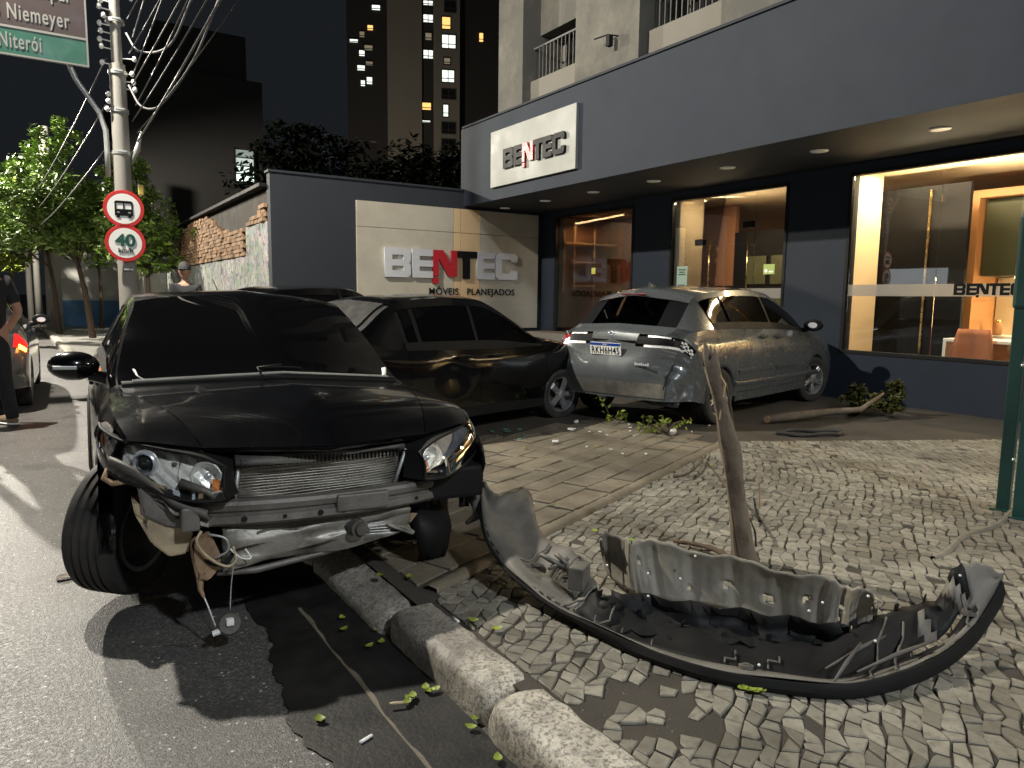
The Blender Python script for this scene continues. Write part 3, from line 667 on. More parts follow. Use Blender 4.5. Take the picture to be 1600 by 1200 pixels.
# along-face coordinate s: px543->-5.2.. px603->-2.3, 656->0.15, 672->.95, 713->3.0, 775->6.0
def SX(px): return (px-655)*0.0515
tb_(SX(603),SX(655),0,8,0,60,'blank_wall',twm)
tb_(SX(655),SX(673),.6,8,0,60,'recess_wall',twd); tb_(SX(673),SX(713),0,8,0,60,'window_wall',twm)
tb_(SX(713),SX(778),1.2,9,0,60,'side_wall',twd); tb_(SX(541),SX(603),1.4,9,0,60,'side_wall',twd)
def litw(px0,px1,py0,py1,mat,y=-.06,name='lit_or_added_window'):
    def zt(py):
        d=FW+RT*((px0+px1)/2-800)/FPX-UP*(py-600)/FPX; return CAM_H+d.z/math.hypot(d.x,d.y)*60
    x0,x1=SX(px0),SX(px1); z0,z1=zt(py1),zt(py0)
    q=MB(); q.box(x0,x1,y,y+.05,z0,z1,T=TWM); o=q.build(name,mat,tw)
    q=MB(); t=.07
    q.box(x0-t,x0,y-.03,y+.055,z0-t,z1+t,T=TWM); q.box(x1,x1+t,y-.03,y+.055,z0-t,z1+t,T=TWM); q.box(x0,x1,y-.03,y+.055,z1,z1+t,T=TWM); q.box(x0,x1,y-.03,y+.055,z0-t,z0,T=TWM)
    q.box(x0,x1,y-.02,y-.003,z0+(z1-z0)*.3-.03,z0+(z1-z0)*.3+.03,T=TWM)
    if x1-x0>.7: q.box((x0+x1)/2-.03,(x0+x1)/2+.03,y-.02,y-.003,z0,z1,T=TWM)
    q.build('window_frame',twd,tw)
lw=emis('lit_white',(.9,.95,.85),1.3); lo=emis('lit_orange',(1,.55,.16),1.4); ld=emis('lit_dim',(.5,.42,.28),.35); lz=M('unlit_glass',(.02,.024,.024),.2)
for (a,b,c,d,m_,yy_) in [(658,672,-3,4,lw,.54),(658,672,19,31,lw,.54),(661,670,48,59,ld,.54),(658,672,75,88,lw,.54),(656,669,158,169,lo,.54),(656,668,186,189,lw,.54),
   (686,698,27,45,lo,-.06),(686,706,55,75,lw,-.06),(689,698,91,100,ld,-.06),(686,704,110,128,lw,-.06),(688,695,164,182,lw,-.06),(686,706,140,154,lz,-.06),(686,706,192,208,lz,-.06),(686,706,218,235,lz,-.06),(686,705,246,264,lz,-.06),(685,703,272,289,lz,-.06),(690,706,2,18,lz,-.06)]:
    litw(a,b,c,d,m_,yy_)
for (a,b,c,d,m_) in [(580,592,-2,6,lw),(573,581,30,38,lo),(561,568,40,49,ld),(546,558,52,57,lw),(568,580,62,70,ld),(560,568,70,79,lw),(557,568,94,102,lw),(570,580,88,94,ld),(562,568,118,127,lw),(571,579,113,124,lw),(745,751,42,56,lo)]:
    litw(a,b,c,d,m_,1.1 if a>600 else 1.3)
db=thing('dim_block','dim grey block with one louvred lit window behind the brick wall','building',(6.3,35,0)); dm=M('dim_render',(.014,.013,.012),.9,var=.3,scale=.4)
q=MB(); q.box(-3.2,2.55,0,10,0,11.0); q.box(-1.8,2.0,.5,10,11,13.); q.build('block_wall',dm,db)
for k in range(4):
    q=MB(); q.box(1.28,2.05,-.1,-.02,6.55+k*.36,6.55+k*.36+.29); q.build('louvre_pane',emis('louvre_light',(.75,.9,.8),[1.6,1.1,.6,.25][k]),db)
q=MB(); q.box(1.22,1.28,-.14,-.001,6.45,8.0); q.box(2.05,2.11,-.14,-.001,6.45,8.0); q.box(1.28,2.05,-.14,-.001,6.45,6.54); q.build('window_frame',MT['black'],db)

# the far side of the street, behind and left of the viewer
for nm,lab,x0,x1,y0,y1,hh in (('unseen_opposite_building','pale building across the road with glowing windows added for reflections',-16,-13,-12,26,9),('unseen_opposite_building','building closing the street behind the viewer, glowing windows added for reflections',-12,22,-19,-16,10)):
    ob=thing(nm,lab,'building',((x0+x1)/2,(y0+y1)/2,0)); q=MB(); oi_=Matrix.Translation((-(x0+x1)/2,-(y0+y1)/2,0)); q.box(x0,x1,y0,y1,0,hh); o=q.build('building_wall',MT['upper_dk'],ob); o.matrix_parent_inverse=oi_
    n=7 if x1<0 else 6
    for k in range(n):
        q=MB()
        if x1<0: c=y0+3+k*5.2; q.box(x1,x1+.05,c-1.3,c+1.3,1.0,2.9)
        else: c=x0+3+k*5.2; q.box(c-1.3,c+1.3,y1,y1+.05,1.0,2.9)
        o=q.build('lit_or_added_window',emis('reflection_glow',[(.75,.87,1),(1,.8,.5),(.9,.95,1)][k%3],[2.2,1.2,1.6][k%3]),ob); o.matrix_parent_inverse=oi_  # unseen glowing windows, added for reflections on the cars
# ------------------------------------------------------------------ cars
MT['paintblack']=M('black_car_paint',(.0022,.0024,.0032),.2,var=.1,coat=.5,spec=.25,rvar=.02)
MT['paintblack2']=M('old_black_car_paint',(.002,.002,.0024),.2,var=.1,coat=.5,spec=.25,rvar=.02)
MT['paintgrey']=M('blue_grey_car_paint',(.085,.094,.098),.28,metal=.25,var=.05,coat=1,rvar=.03)
MT['paintsilver']=M('silver_car_paint',(.06,.06,.06),.3,metal=.4,var=.05,coat=1,rvar=.03)
MT['tint']=M('tinted_glass',(.003,.003,.0035),.03,var=0,spec=.12,rvar=.01)
MT['tint2']=glassm('smoked_glass',(.08,.075,.07),.06)
MT['cargap']=M('car_inner_body',(.004,.004,.004),.8,var=0)
MT['lens']=glassm('headlamp_lens',(.96,.96,.94),.09)
MT['reflector']=M('headlamp_reflector',(.92,.92,.88),.28,.35,var=.1,scale=20,bump=.3,bscale=30)
MT['amber']=M('amber_plastic',(.65,.20,.03),.25,var=.2,scale=20)
MT['tailred']=M('tail_lamp_red',(.32,.008,.012),.12,var=.1,coat=.6)
MT['taillit']=M('tail_lamp_lit',(.32,.008,.012),.2,emit=(1,.03,.02),estr=.5)
MT['alloy']=M('alloy_rim',(.42,.43,.44),.35,.7,var=.15,dirt=(.12,.11,.09),dscale=8,damt=.4)
MT['brakes']=M('brake_steel',(.10,.09,.085),.5,.6,var=.3)
MT['dustmetal']=M('dusty_metal',(.17,.16,.145),.5,.35,var=.35,scale=9,bump=.25,dirt=(.07,.06,.05),dscale=6,damt=.6)
MT['dustplastic']=M('dusty_plastic',(.075,.072,.066),.6,0,var=.4,scale=6,bump=.15,dirt=(.17,.155,.125),dscale=3,damt=.7)
MT['tank']=M('beige_tank_plastic',(.42,.34,.22),.55,var=.25,scale=7,bump=.1,dirt=(.16,.12,.08),dscale=5,damt=.7)
MT['rust']=M('rusty_bracket',(.30,.20,.12),.8,var=.4,scale=12,bump=.3,dirt=(.12,.08,.05),dscale=9,damt=.7)
MT['foil']=M('torn_shield',(.26,.245,.21),.42,.35,var=.4,scale=5,bump=.3,bscale=25,dirt=(.03,.028,.025),dscale=3,damt=.9)
MT['fins']=M('condenser_fins',(.38,.36,.31),.45,.6,var=.3,scale=10,dirt=(.10,.09,.075),dscale=7,damt=.5)

def cr(P,sub,semi=None):
    """chord-length Catmull-Rom through rows of P (n x ... x 3); semi: {row: tangent scale}"""
    P=np.asarray(P,float); n=len(P); seg=np.linalg.norm(P[1:]-P[:-1],axis=-1)+1e-6
    T=np.zeros_like(P)
    for i in range(n):
        if i==0: t=(P[1]-P[0])/seg[0][...,None]
        elif i==n-1: t=(P[-1]-P[-2])/seg[-1][...,None]
        else: t=(P[i+1]-P[i-1])/(seg[i]+seg[i-1])[...,None]
        T[i]=t
    out=[]
    for i in range(n-1):
        L_=seg[i][...,None]; a0=T[i]; a1=T[i+1]
        lin=(P[i+1]-P[i])/L_
        if semi and i in semi: a0=lin*(1-semi[i])+a0*semi[i]
        if semi and i+1 in semi: a1=lin*(1-semi[i+1])+a1*semi[i+1]
        for k in range(sub):
            t=k/sub; t2=t*t;t3=t2*t
            out.append((2*t3-3*t2+1)*P[i]+(t3-2*t2+t)*L_*a0+(-2*t3+3*t2)*P[i+1]+(t3-t2)*L_*a1)
    out.append(P[-1]); return np.array(out)
SS,VS=8,6
class Shell:
    def __init__(s,rings,arches,R_arch,dents=(),zc=.31):
        G=np.array(rings,float)                               # ns x 6 x 3
        G=cr(G,SS)                                            # along the car
        G=np.swapaxes(cr(np.swapaxes(G,0,1),VS,{3:.25,4:.35}),0,1)
        G[:,-1,1]=0
        for (c,rad,vec) in dents:
            d=np.linalg.norm(G-np.array(c),axis=-1)/rad; w_=np.clip(1-d,0,1)**1.3
            G=G+w_[...,None]*np.array(vec)*(1+.08*np.sin(G[...,0:1]*38+G[...,2:3]*51))
        s.dead=np.zeros(G.shape[:2],bool)
        for xa in arches:
            dx=G[...,0]-xa; dz=G[...,2]-zc; d=np.hypot(dx,dz); ins=(d<R_arch)&(np.abs(G[...,1])>.5)
            s.dead|= d<R_arch*.93 
            s.dead&= True
            k=np.where(ins,R_arch/np.maximum(d,1e-4),1)
            near=ins&(d>R_arch*.80)
            G[...,0]=np.where(near,xa+dx*k,G[...,0]); G[...,2]=np.where(near,zc+dz*k,G[...,2])
            s.dead=np.where(near,False,s.dead)
        s.dead&=(np.abs(G[...,1])>.5)
        s.G=G; s.arches=arches; s.Ra=R_arch; s.zc=zc
        # normals
        du=np.gradient(G,axis=0); dv=np.gradient(G,axis=1); N=np.cross(du,dv); N/= (np.linalg.norm(N,axis=-1,keepdims=True)+1e-9)
        if N[len(G)//2,-1,2]<0: N=-N
        s.N=N
    def at(s,u,v,side=1,off=0):
        i=min(max(u*SS,0),len(s.G)-1); j=min(max(v*VS,0),s.G.shape[1]-1); i0,j0=int(i),int(j); i1,j1=min(i0+1,len(s.G)-1),min(j0+1,s.G.shape[1]-1); a,b=i-i0,j-j0
        f=lambda A:(A[i0,j0]*(1-a)*(1-b)+A[i1,j0]*a*(1-b)+A[i0,j1]*(1-a)*b+A[i1,j1]*a*b)
        p=f(s.G)+f(s.N)*off; n=f(s.N); return Vector((p[0],p[1]*side,p[2])),Vector((n[0],n[1]*side,n[2]))
    def panel(s,name,mat,parent,u0,u1,v0,v1,both=False,side=1,off=0,gap=.0025,fl=.014,mask=None,sub=False,smooth=True,full=False):
        i0,i1=round(u0*SS),round(u1*SS); j0,j1=round(v0*VS),round(v1*VS)
        bm=bmesh.new(); vm={}
        def vert(i,j,sd):
            key=(i,j,sd if j<s.G.shape[1]-1 else 1)
            if key not in vm:
                p=s.G[i,j]+s.N[i,j]*off; vm[key]=bm.verts.new((p[0],p[1]*sd,p[2]))
            return vm[key]
        for sd in ((1,-1) if both else (side,)):
            for i in range(i0,i1):
                for j in range(j0,j1):
                    if s.dead[i,j] or s.dead[i+1,j] or s.dead[i,j+1] or s.dead[i+1,j+1]: continue
                    if mask and not mask(s.G[i,j],i/SS,j/VS,sd): continue
                    q=[vert(i,j,sd),vert(i+1,j,sd),vert(i+1,j+1,sd),vert(i,j+1,sd)]
                    if sd<0: q=q[::-1]
                    try: bm.faces.new(q)
                    except ValueError: pass
        bmesh.ops.recalc_face_normals(bm,faces=bm.faces)
        bm.normal_update()
        c=sum((f.normal.dot(f.calc_center_median()-Vector((0,0,.6))) for f in bm.faces),0.)
        if c<0: bmesh.ops.reverse_faces(bm,faces=bm.faces); bm.normal_update()
        if gap:
            be=[e for e in bm.edges if e.is_boundary]; bv={v for e in be for v in e.verts}
            mv={}
            for v in bv:
                ns=[e.other_vert(v).co for e in v.link_edges if e.other_vert(v) not in bv]
                if ns:
                    d=(sum(ns,Vector())/len(ns)-v.co); 
                    if d.length>1e-6: mv[v]=d.normalized()*gap
            nn={v:v.normal.copy() for v in bv}
            for v,d in mv.items(): v.co+=d
            if fl:
                r=bmesh.ops.extrude_edge_only(bm,edges=be); nv=[e for e in r['geom'] if isinstance(e,bmesh.types.BMVert)]
                for v in nv:
                    # nearest source vert shares coordinates
                    for e in v.link_edges:
                        o=e.other_vert(v)
                        if o in nn and (o.co-v.co).length<1e-7: v.co=v.co-nn[o]*fl; break
        me=bpy.data.meshes.new(name); bm.to_mesh(me); bm.free(); me.materials.append(mat)
        if smooth: me.polygons.foreach_set('use_smooth',[True]*len(me.polygons)); me.set_sharp_from_angle(angle=R(38))
        return link(name,me,parent)
    def lip(s,parent,mat,xa,side,name='arch_lip'):
        q=MB(); pts=[]
        for k in range(25):
            a=-.05+(PI+.1)*k/24; x=xa+s.Ra*math.cos(a); z=s.zc+s.Ra*math.sin(a)
            if z<.2: continue
            # outer skin y at this x,z
            m=(np.hypot(s.G[...,0]-x,s.G[...,2]-z)+ (s.G[...,1]<.5)*9); i,j=np.unravel_index(np.argmin(m),m.shape)
            pts.append((x,(s.G[i,j,1]-.002)*side,z))
        P=[[(p[0],p[1]+side*.004,p[2]),(p[0]-(p[0]-xa)*.05,p[1]+side*.002,p[2]-(p[2]-s.zc)*.05),(p[0]-(p[0]-xa)*.05,p[1]-side*.05,p[2]-(p[2]-s.zc)*.05)] for p in pts]
        q.grid(P); return q.build(name,mat,parent,smooth=True)
def well(parent,xa,side,Ra,zc,w=.24,y1=.86):
    q=MB(); n=14; P=[]
    for k in range(n+1):
        a=-.15+(PI+.3)*k/n; P.append([(xa+(Ra+.004)*math.cos(a),side*(y1-.02),zc+(Ra+.004)*math.sin(a)),(xa+(Ra+.004)*math.cos(a),side*(y1-w-.1),zc+(Ra+.004)*math.sin(a))])
    q.grid(P); q.add([r[1] for r in P],[tuple(range(n+1))]); return q.build('wheel_well',MT['cargap'],parent)
def wheel(parent,loc,r,w,kind,side,rot=0,camber=0,rimmat=None,label=None):
    """rim mesh is the wheel, its tyre a sub-part. axis = y, outer face towards side"""
    rr_=r*.66; q=MB()
    q.lathe([(rr_+.006,w*.46),(rr_-.004,w*.44),(rr_-.018,w*.30),(rr_-.022,-w*.45),(rr_,-w*.47)],32)
    o=.30*w
    if kind=='alloy':
        for k in range(10):
            a=2*PI*k/10+(.12 if k%2 else -.12); ca_,sa_=math.cos(a),math.sin(a); b=a+(.08 if k%2 else -.08)
            p0=(.045*ca_,o+.012,.045*sa_); p1=((rr_-.01)*math.cos(b),o+.028,(rr_-.01)*math.sin(b)); q.tube([p0,p1],[.016,.011],6)
    elif kind=='five':
        for k in range(5):
            a=2*PI*k/5; t=Matrix.Rotation(a,4,'Y'); q.add([t@Vector(p) for p in [(.03,o+.01,-.03),(rr_-.005,o+.03,-.042),(rr_-.005,o+.03,.042),(.03,o+.01,.03),(.03,o+.035,-.02),(rr_-.02,o+.045,-.028),(rr_-.02,o+.045,.028),(.03,o+.035,.02)]],[(0,1,2,3),(4,7,6,5),(0,4,5,1),(3,2,6,7),(1,5,6,2)])
    else:
        q.lathe([(rr_-.01,o-.02),(rr_*.75,o+.01),(rr_*.5,o-.005),(.05,o+.01)],32)
    q.lathe([(.055,o-.03),(.055,o+.035),(.03,o+.045),(0,o+.045)],18)
    T=Matrix.Diagonal((1,side,1,1))
    q.v=[tuple(T@Vector(v)) for v in q.v]
    wo=q.build('wheel',rimmat or MT['alloy'],parent,smooth=False,loc=loc,rot=(camber,0,rot),angle=35)
    if label: wo['label']=label
    t=MB(); hw=w/2; prof=[(rr_+.002,-hw*.86),(rr_+.02,-hw*.95),(r*.86,-hw*1.06),(r*.955,-hw*.98),(r*.985,-hw*.86)]
    g=[-.52,-.18,.18,.52]
    for c in g: prof+=[(r*(1-.003*abs(c)),hw*(c-.075)),(r*.972,hw*(c-.055)),(r*.972,hw*(c+.055)),(r*(1-.003*abs(c)),hw*(c+.075))]
    prof+=[(r*.985,hw*.86),(r*.955,hw*.98),(r*.86,hw*1.06),(rr_+.02,hw*.95),(rr_+.002,hw*.86)]
    t.lathe(prof,64); t.build('tyre',MT['rubber'],wo,smooth=True,angle=30)
    b=MB(); b.cyl((0,-side*.02,0),(0,1,0),rr_*.72,.02,28); b.build('brake_disc',MT['brakes'],wo,smooth=False)
    return wo
def mirror(parent,side,x,y,z,paint,strip=True):
    q=MB(); q.sphere((x,side*(y+.10),z),.1,10,sc=(.85,1.22,.78)); 
    for i,v in enumerate(q.v):
        if v[0]<x-.03: q.v[i]=(x-.03,v[1],v[2])
    q.tube([(x+.01,side*(y-.05),z-.07),(x,side*(y+.03),z-.05)],[.035,.03],8)
    m=q.build('door_mirror',paint,parent,smooth=True,angle=50)
    g=MB(); g.sphere((x-.026,side*(y+.10),z),.085,8,sc=(.06,1.2,.74)); g.build('mirror_glass',MT['chrome'],m,smooth=True)
    if strip:
        g=MB(); g.bbox(x+.045,x+.085,side*(y+.14)-.055,side*(y+.14)+.055,z-.014,z+.006,.004,T=None); g.build('turn_signal',MT['steelgal'],m)
    return m
def R6(x0,pts): return pts
def inner_shell(sh,parent,u0,u1,v0=1.2,mask=None,name='body_shell'):
    return sh.panel(name,MT['cargap'],parent,u0,u1,v0,5,both=True,off=-.018,gap=0,mask=mask)

# ---- the black saloon with its front torn off
CIV=thing('black_saloon','black saloon with torn off front bumper, cracked headlights and exposed radiator, half on the kerb','car',(1.065,5.067,.035),(R(-1.6),0,R(-91.9)))
def ring(p): return p
civ_r=[
 [(-2.05,.80,.28),(-2.1,.76,.28),(-2.16,.68,.28),(-2.2,.55,.28),(-2.24,.4,.28),(-2.27,0,.28)],
 [(-1.95,.86,.26),(-2.03,.85,.44),(-2.15,.76,.55),(-2.22,.62,.57),(-2.26,.42,.58),(-2.29,0,.58)],
 [(-1.8,.87,.24),(-1.9,.875,.5),(-2.02,.83,.76),(-2.10,.70,.90),(-2.16,.5,.99),(-2.22,0,1.03)],
 [(-1.6,.87,.22),(-1.65,.877,.5),(-1.75,.85,.80),(-1.8,.79,.93),(-1.8,.62,1.03),(-1.85,0,1.08)],
 [(-1.35,.87,.2),(-1.35,.877,.5),(-1.42,.862,.82),(-1.45,.81,.96),(-1.5,.66,1.04),(-1.6,0,1.10)],
 [(-.95,.87,.2),(-.95,.877,.5),(-.95,.868,.82),(-.95,.82,.97),(-.95,.63,1.32),(-.98,0,1.385)],
 [(-.5,.87,.19),(-.5,.877,.48),(-.5,.87,.80),(-.5,.825,.965),(-.5,.635,1.375),(-.5,0,1.44)],
 [(-.1,.87,.19),(-.1,.877,.48),(-.1,.87,.79),(-.1,.825,.955),(-.12,.635,1.38),(-.1,0,1.445)],
 [(.15,.87,.19),(.15,.877,.48),(.15,.87,.78),(.15,.825,.95),(.10,.635,1.350),(.25,0,1.42)],
 [(.5,.87,.19),(.5,.877,.48),(.5,.868,.77),(.5,.82,.94),(.47,.715,1.145),(.70,0,1.235)],
 [(.86,.87,.2),(.86,.877,.48),(.86,.865,.76),(.86,.81,.90),(.86,.765,.92),(1.14,0,.985)],
 [(1.3,.87,.2),(1.3,.878,.5),(1.3,.868,.76),(1.3,.82,.875),(1.3,.68,.90),(1.42,0,.958)],
 [(1.65,.87,.3),(1.65,.875,.5),(1.66,.86,.70),(1.66,.805,.855),(1.68,.58,.868),(1.78,0,.895)],
 [(1.76,.86,.45),(1.78,.865,.56),(1.80,.85,.72),(1.84,.77,.80),(1.92,.50,.768),(2.05,0,.765)]]
cs=Shell(civ_r,[1.335,-1.335],.355,zc=.32)
pb_=MT['paintblack']
inner_shell(cs,CIV,.2,12.6,1.6)
cs.panel('bonnet',pb_,CIV,10,13,4,5,both=True)
cs.panel('roof',pb_,CIV,5,8,4,5,both=True)
cs.panel('windscreen',MT['tint'],CIV,8,10,4,5,both=True,fl=.006,gap=.001)
cs.panel('rear_window',MT['tint'],CIV,4,5,4+1/6,5,both=True,fl=.006)
cs.panel('boot_lid',pb_,CIV,1.5,4,4,5,both=True); cs.panel('rear_bumper',pb_,CIV,0,1.5,0,5,both=True)
for sd,nm in ((-1,'r'),(1,'l')):
    cs.panel('front_wing',pb_,CIV,10,13,1,4,side=sd,mask=lambda p,u,v,s_:not(p[0]>1.335 and (v<2.35 or (u>12.1 and v<2.7))))
    cs.panel('pillar',pb_,CIV,8,10,3.83,4,side=sd,gap=0)
    cs.panel('front_door',pb_,CIV,7,10,.4,3,side=sd); cs.panel('rear_door',pb_,CIV,5,7,.4,3,side=sd)
    cs.panel('rear_wing',pb_,CIV,1.5,5,.4,4,side=sd)
    cs.panel('sill',MT['black'],CIV,5,10,0,.4,side=sd)
    cs.panel('front_side_window',MT['tint'],CIV,7.1,10,3+1/6,3.83,side=sd,off=-.004,gap=.001,fl=.006)
    cs.panel('rear_side_window',MT['tint'],CIV,5.1,7,3+1/6,3.83,side=sd,off=-.004,gap=.001,fl=.006)
    cs.panel('roof_rail',pb_,CIV,5,8,3.83,4,side=sd,gap=0,off=.001); cs.panel('window_rail',MT['black'],CIV,5,10,3,3+1/6,side=sd,gap=0,off=.002)
    cs.lip(CIV,pb_,-1.335,sd); cs.lip(CIV,pb_,1.335,sd)
    well(CIV,-1.335,sd,.36,.32)
    h=MB(); p,n=cs.at(7.4,2.4,sd,.02); h.bbox(p.x-.1,p.x+.1,p.y-.012,p.y+.012,p.z-.018,p.z+.018,.008); h.build('door_handle',pb_,CIV)
    if sd<0: mirror(CIV,sd,.60,.86,1.0,pb_,True)
# cowl grille between glass and bonnet
q=MB(); P=[]
for k in range(41):
    t=k/20-1; j=4.02+.98*(1-abs(t)); p,n=cs.at(10.0,j,1 if t>=0 else -1,.004); P.append([p+Vector((-.035,0,.006)),p+Vector((-.01,0,.014)),p+Vector((.02,0,.010)),p+Vector((.03,0,-.012))])
q.grid(P); cw=q.build('cowl_panel',MT['black'],CIV,smooth=True)
q=MB()
for k in range(200):
    t=k/100-1
    if abs(t)>.93: continue
    j=4.02+.98*(1-abs(t)); p,n=cs.at(10.0,j,1 if t>=0 else -1,.004); q.box(p.x-.022,p.x+.016,p.y-.0016,p.y+.0016,p.z+.008,p.z+.0185)
q.build('cowl_mesh',MT['steelgal'],cw,kind='stuff')
for (a,b,sd) in ((-.12,.14,1),):
    wq=MB(); pts=[]
    for k in range(9):
        y=a+(b-a)*k/8; jj=5-abs(y)/.73*(5/6); p,n=cs.at(9.86 ,jj,1 if y>=0 else -1,.016); pts.append(p)
    wq.tube(pts,.006,6); wq.tube([pts[0]+Vector((.09,0,-.015)),pts[0],pts[len(pts)//2]+Vector((0,0,.012))],.008,6); wq.build('wiper',MT['black'],CIV,smooth=True)
q=MB(); q.tube([(-.80,0,1.40),(-.98,-.03,1.53)],[.006,.003],6); q.build('aerial',MT['black'],CIV)
# white reflective trim strips at the screen corners (broken clips)
for sd,pts in ((-1,[(9.70,4.1),(9.85,4.12),(9.97,4.16),(10.02,4.28),(10.03,4.42)]),(1,[(9.72,4.05),(9.85,4.08),(10.0,4.12)])):
    q=MB(); P=[]
    for k,(u,v) in enumerate(pts):
        p,n=cs.at(u,v,sd,.012); wd=.010*(1-.15*k) if sd<0 else .022-.003*k; P.append([p+Vector((0,-sd*wd,0)),p+n*.006,p+Vector((0,sd*wd*.4,0))])
    q.grid(P); q.build('windscreen_trim',MT['white'],CIV,smooth=True,thick=.002)
# bonnet leading edge underside and latch leaf
q=MB(); P=[]
for k in range(25):
    t=k/12-1; p,n=cs.at(13,4+(1-abs(t)),1 if t>=0 else -1,0); P.append([p+Vector((.002,0,-.001)),p+Vector((-.012,0,-.022)),p+Vector((-.08,0,-.028))])
q.grid(P); q.build('bonnet_edge',MT['paintblack'],CIV,smooth=True)
# headlights
def headlight(sd,lab):
    # outline in car coordinates; t along from outer end to inner end
    top=[(1.50,.866,.825),(1.64,.858,.82),(1.78,.80,.795),(1.89,.68,.775),(1.975,.53,.745),(2.01,.43,.70)]
    bot=[(1.52,.870,.745),(1.68,.872,.705),(1.84,.825,.66),(1.96,.71,.62),(2.05,.56,.58),(2.06,.43,.575)]
    a=cr(np.array(top)[:,None,:],4)[:,0]; b=cr(np.array(bot)[:,None,:],4)[:,0]
    P=[];B=[]
    for p,q_ in zip(a,b):
        row=[];rb=[]
        for k in range(7):
            t=k/6; c=p*(1-t)+q_*t; bul=.022*math.sin(PI*t); d=np.array([.75,.6,0.1])*bul
            c=c+d; row.append((c[0],c[1]*sd,c[2])); rb.append((c[0]-.10-.02*math.sin(PI*t),(c[1]-.06)*sd,c[2]))
        P.append(row);B.append(rb)
    hb=MB(); hb.grid(B); hb.grid([[P[i][0],B[i][0]] for i in range(len(P))],1); hb.grid([[P[i][-1],B[i][-1]] for i in range(len(P))],1); hb.grid([P[0],B[0]],1); hb.grid([P[-1],B[-1]],1)
    ho=hb.build('headlight',[M('headlamp_housing',(.70,.70,.67),.35,.15,var=.3,scale=9),MT['black']],CIV,smooth=True,angle=40); ho['label']=lab
    q=MB(); q.grid(P); q.build('lens',MT['lens'],ho,smooth=True)
    # bezel rim
    q=MB(); rim=[p for p in [r[0] for r in P]]+[p for p in P[-1]]+[r[-1] for r in P[::-1]]+[p for p in P[0][::-1]]
    q.tube(rim,.006,6,cap=False); q.build('lens_rim',MT['black'],ho,smooth=True)
    def at(ti,k,back=.0):
        p=Vector(P[ti][k]); c=Vector(B[ti][k]); return p+(c-p)*back
    dr=Vector((.80,.55*sd,-.05)).normalized()
    def bowl(c,r,name,mat,depth=.05,n=22,sq=1.0):
        T=Matrix.Translation(c)@dr.to_track_quat('Z','Y').to_matrix().to_4x4()@Matrix.Diagonal((1,sq,1,1))
        q=MB(); q.lathe([(.012,-depth),(r*.5,-depth*.85),(r*.85,-depth*.4),(r,0),(r*1.06,.003),(r*1.1,-.004)],n,axis='z',T=T); return q.build(name,mat,ho,smooth=True)
    c1=at(11,3,.45); bowl(c1,.052,'projector_ring',MT['reflector'],.03)
    q=MB(); q.sphere(c1-dr*.012,.036,10); q.build('projector_lens',M('projector_glass',(.02,.02,.022),.03,var=0,coat=1),ho,smooth=True)
    q=MB(); T=Matrix.Translation(c1+dr*.004)@dr.to_track_quat('Z','Y').to_matrix().to_4x4(); q.lathe([(.040,-.012),(.040,.010),(.046,.012),(.050,-.012)],24,axis='z',T=T); q.build('projector_ring',MT['chrome'],ho,smooth=True)
    c2=at(17,3,.5); bowl(c2,.062,'high_beam_bowl',MT['reflector'],.045,20,.95); q=MB(); q.sphere(c2-dr*.02,.014,6); q.build('bulb',MT['chrome'],ho,smooth=True)
    # stepped chrome reflector patches
    def patch(t0,t1,k0,k1,back,mat,name):
        q=MB(); q.grid([[at(i,j,back+(.05 if (i+j)%2 else 0)) for j in range(k0,k1+1)] for i in range(t0,t1+1)]); return q.build(name,mat,ho)
    patch(1,7,1,5,.38,MT['reflector'],'reflector'); patch(8,14,1,6,.62,MT['reflector'],'reflector'); patch(14,19,1,5,.68,MT['reflector'],'reflector')
    patch(2,4,2,4,.3,MT['amber'],'amber_reflector'); patch(18,19,3,5,.35,MT['amber'],'amber_reflector')
    return ho
headlight(-1,'cracked headlight above the exposed front wheel'); headlight(1,'bluish headlight nearest the broken stump')

# exposed front structure
DZ=.085
def cpart(mb,name,mat,**k):
    o=mb.build(name,mat,CIV,**k); o.location.z=DZ; return o
# radiator / condenser with bent fins
rd=MB(); rd.box(1.86,1.885,-.37,.38,.39,.60); rad=cpart(rd,'radiator',MT['fins'])
for k in range(16):
    z=.405+k*.0122; q=MB(); pts=[]
    for i in range(9):
        y=-.36+i*.0905; sag=.012*math.sin(i*.9+k*.25)+.035*max(0,1-abs(i-6)/2.5)*(k/16); pts.append((1.90+.010*math.sin(i*1.3+k)*.4+sag*.4,y,z-.010*math.sin(PI*i/8)*(1 if k<14 else .4)+.022*(i/8-.5)))
    q.tube(pts,.0034,5); q.build('fin',MT['fins'],rad,smooth=True)
q=MB(); q.tube([(1.91,-.385,.39),(1.915,-.36,.61)],.009,8); q.tube([(1.91,.33,.40),(1.93,.395,.62),],.009,8); q.build('radiator_frame',MT['steelgal'],rad,smooth=True)
q=MB(); P=[[(1.93+.04*math.sin(i*.6),-.38+i*.077,.592+.006*math.sin(i)+.002*i),(1.945+.02*math.sin(i*1.1),-.38+i*.077,.615+.002*i),(1.92,-.38+i*.077,.64)] for i in range(11)]
q.grid(P); cpart(q,'grille_top',MT['dustplastic'],smooth=True,thick=.006)
q=MB()
for k in range(40): 
    y=-.36+k*.018; q.box(1.938,1.955,y,y+.003,.592,.625)
cpart(q,'grille_ribs',MT['black'],kind='stuff')
# core support posts
for y,w_ in ((-.50,.06),(.50,.07)):
    q=MB(); q.bbox(1.80,1.87,y-w_/2,y+w_/2,.30,.62,.01); q.bbox(1.87,1.90,y-w_*.7,y+w_*.7,.52,.58,.008); cpart(q,'core_support',MT['black'])
q=MB(); q.bbox(1.74,1.90,-.62,.62,.60,.625,.01); cpart(q,'upper_tie_bar',MT['dustplastic'])
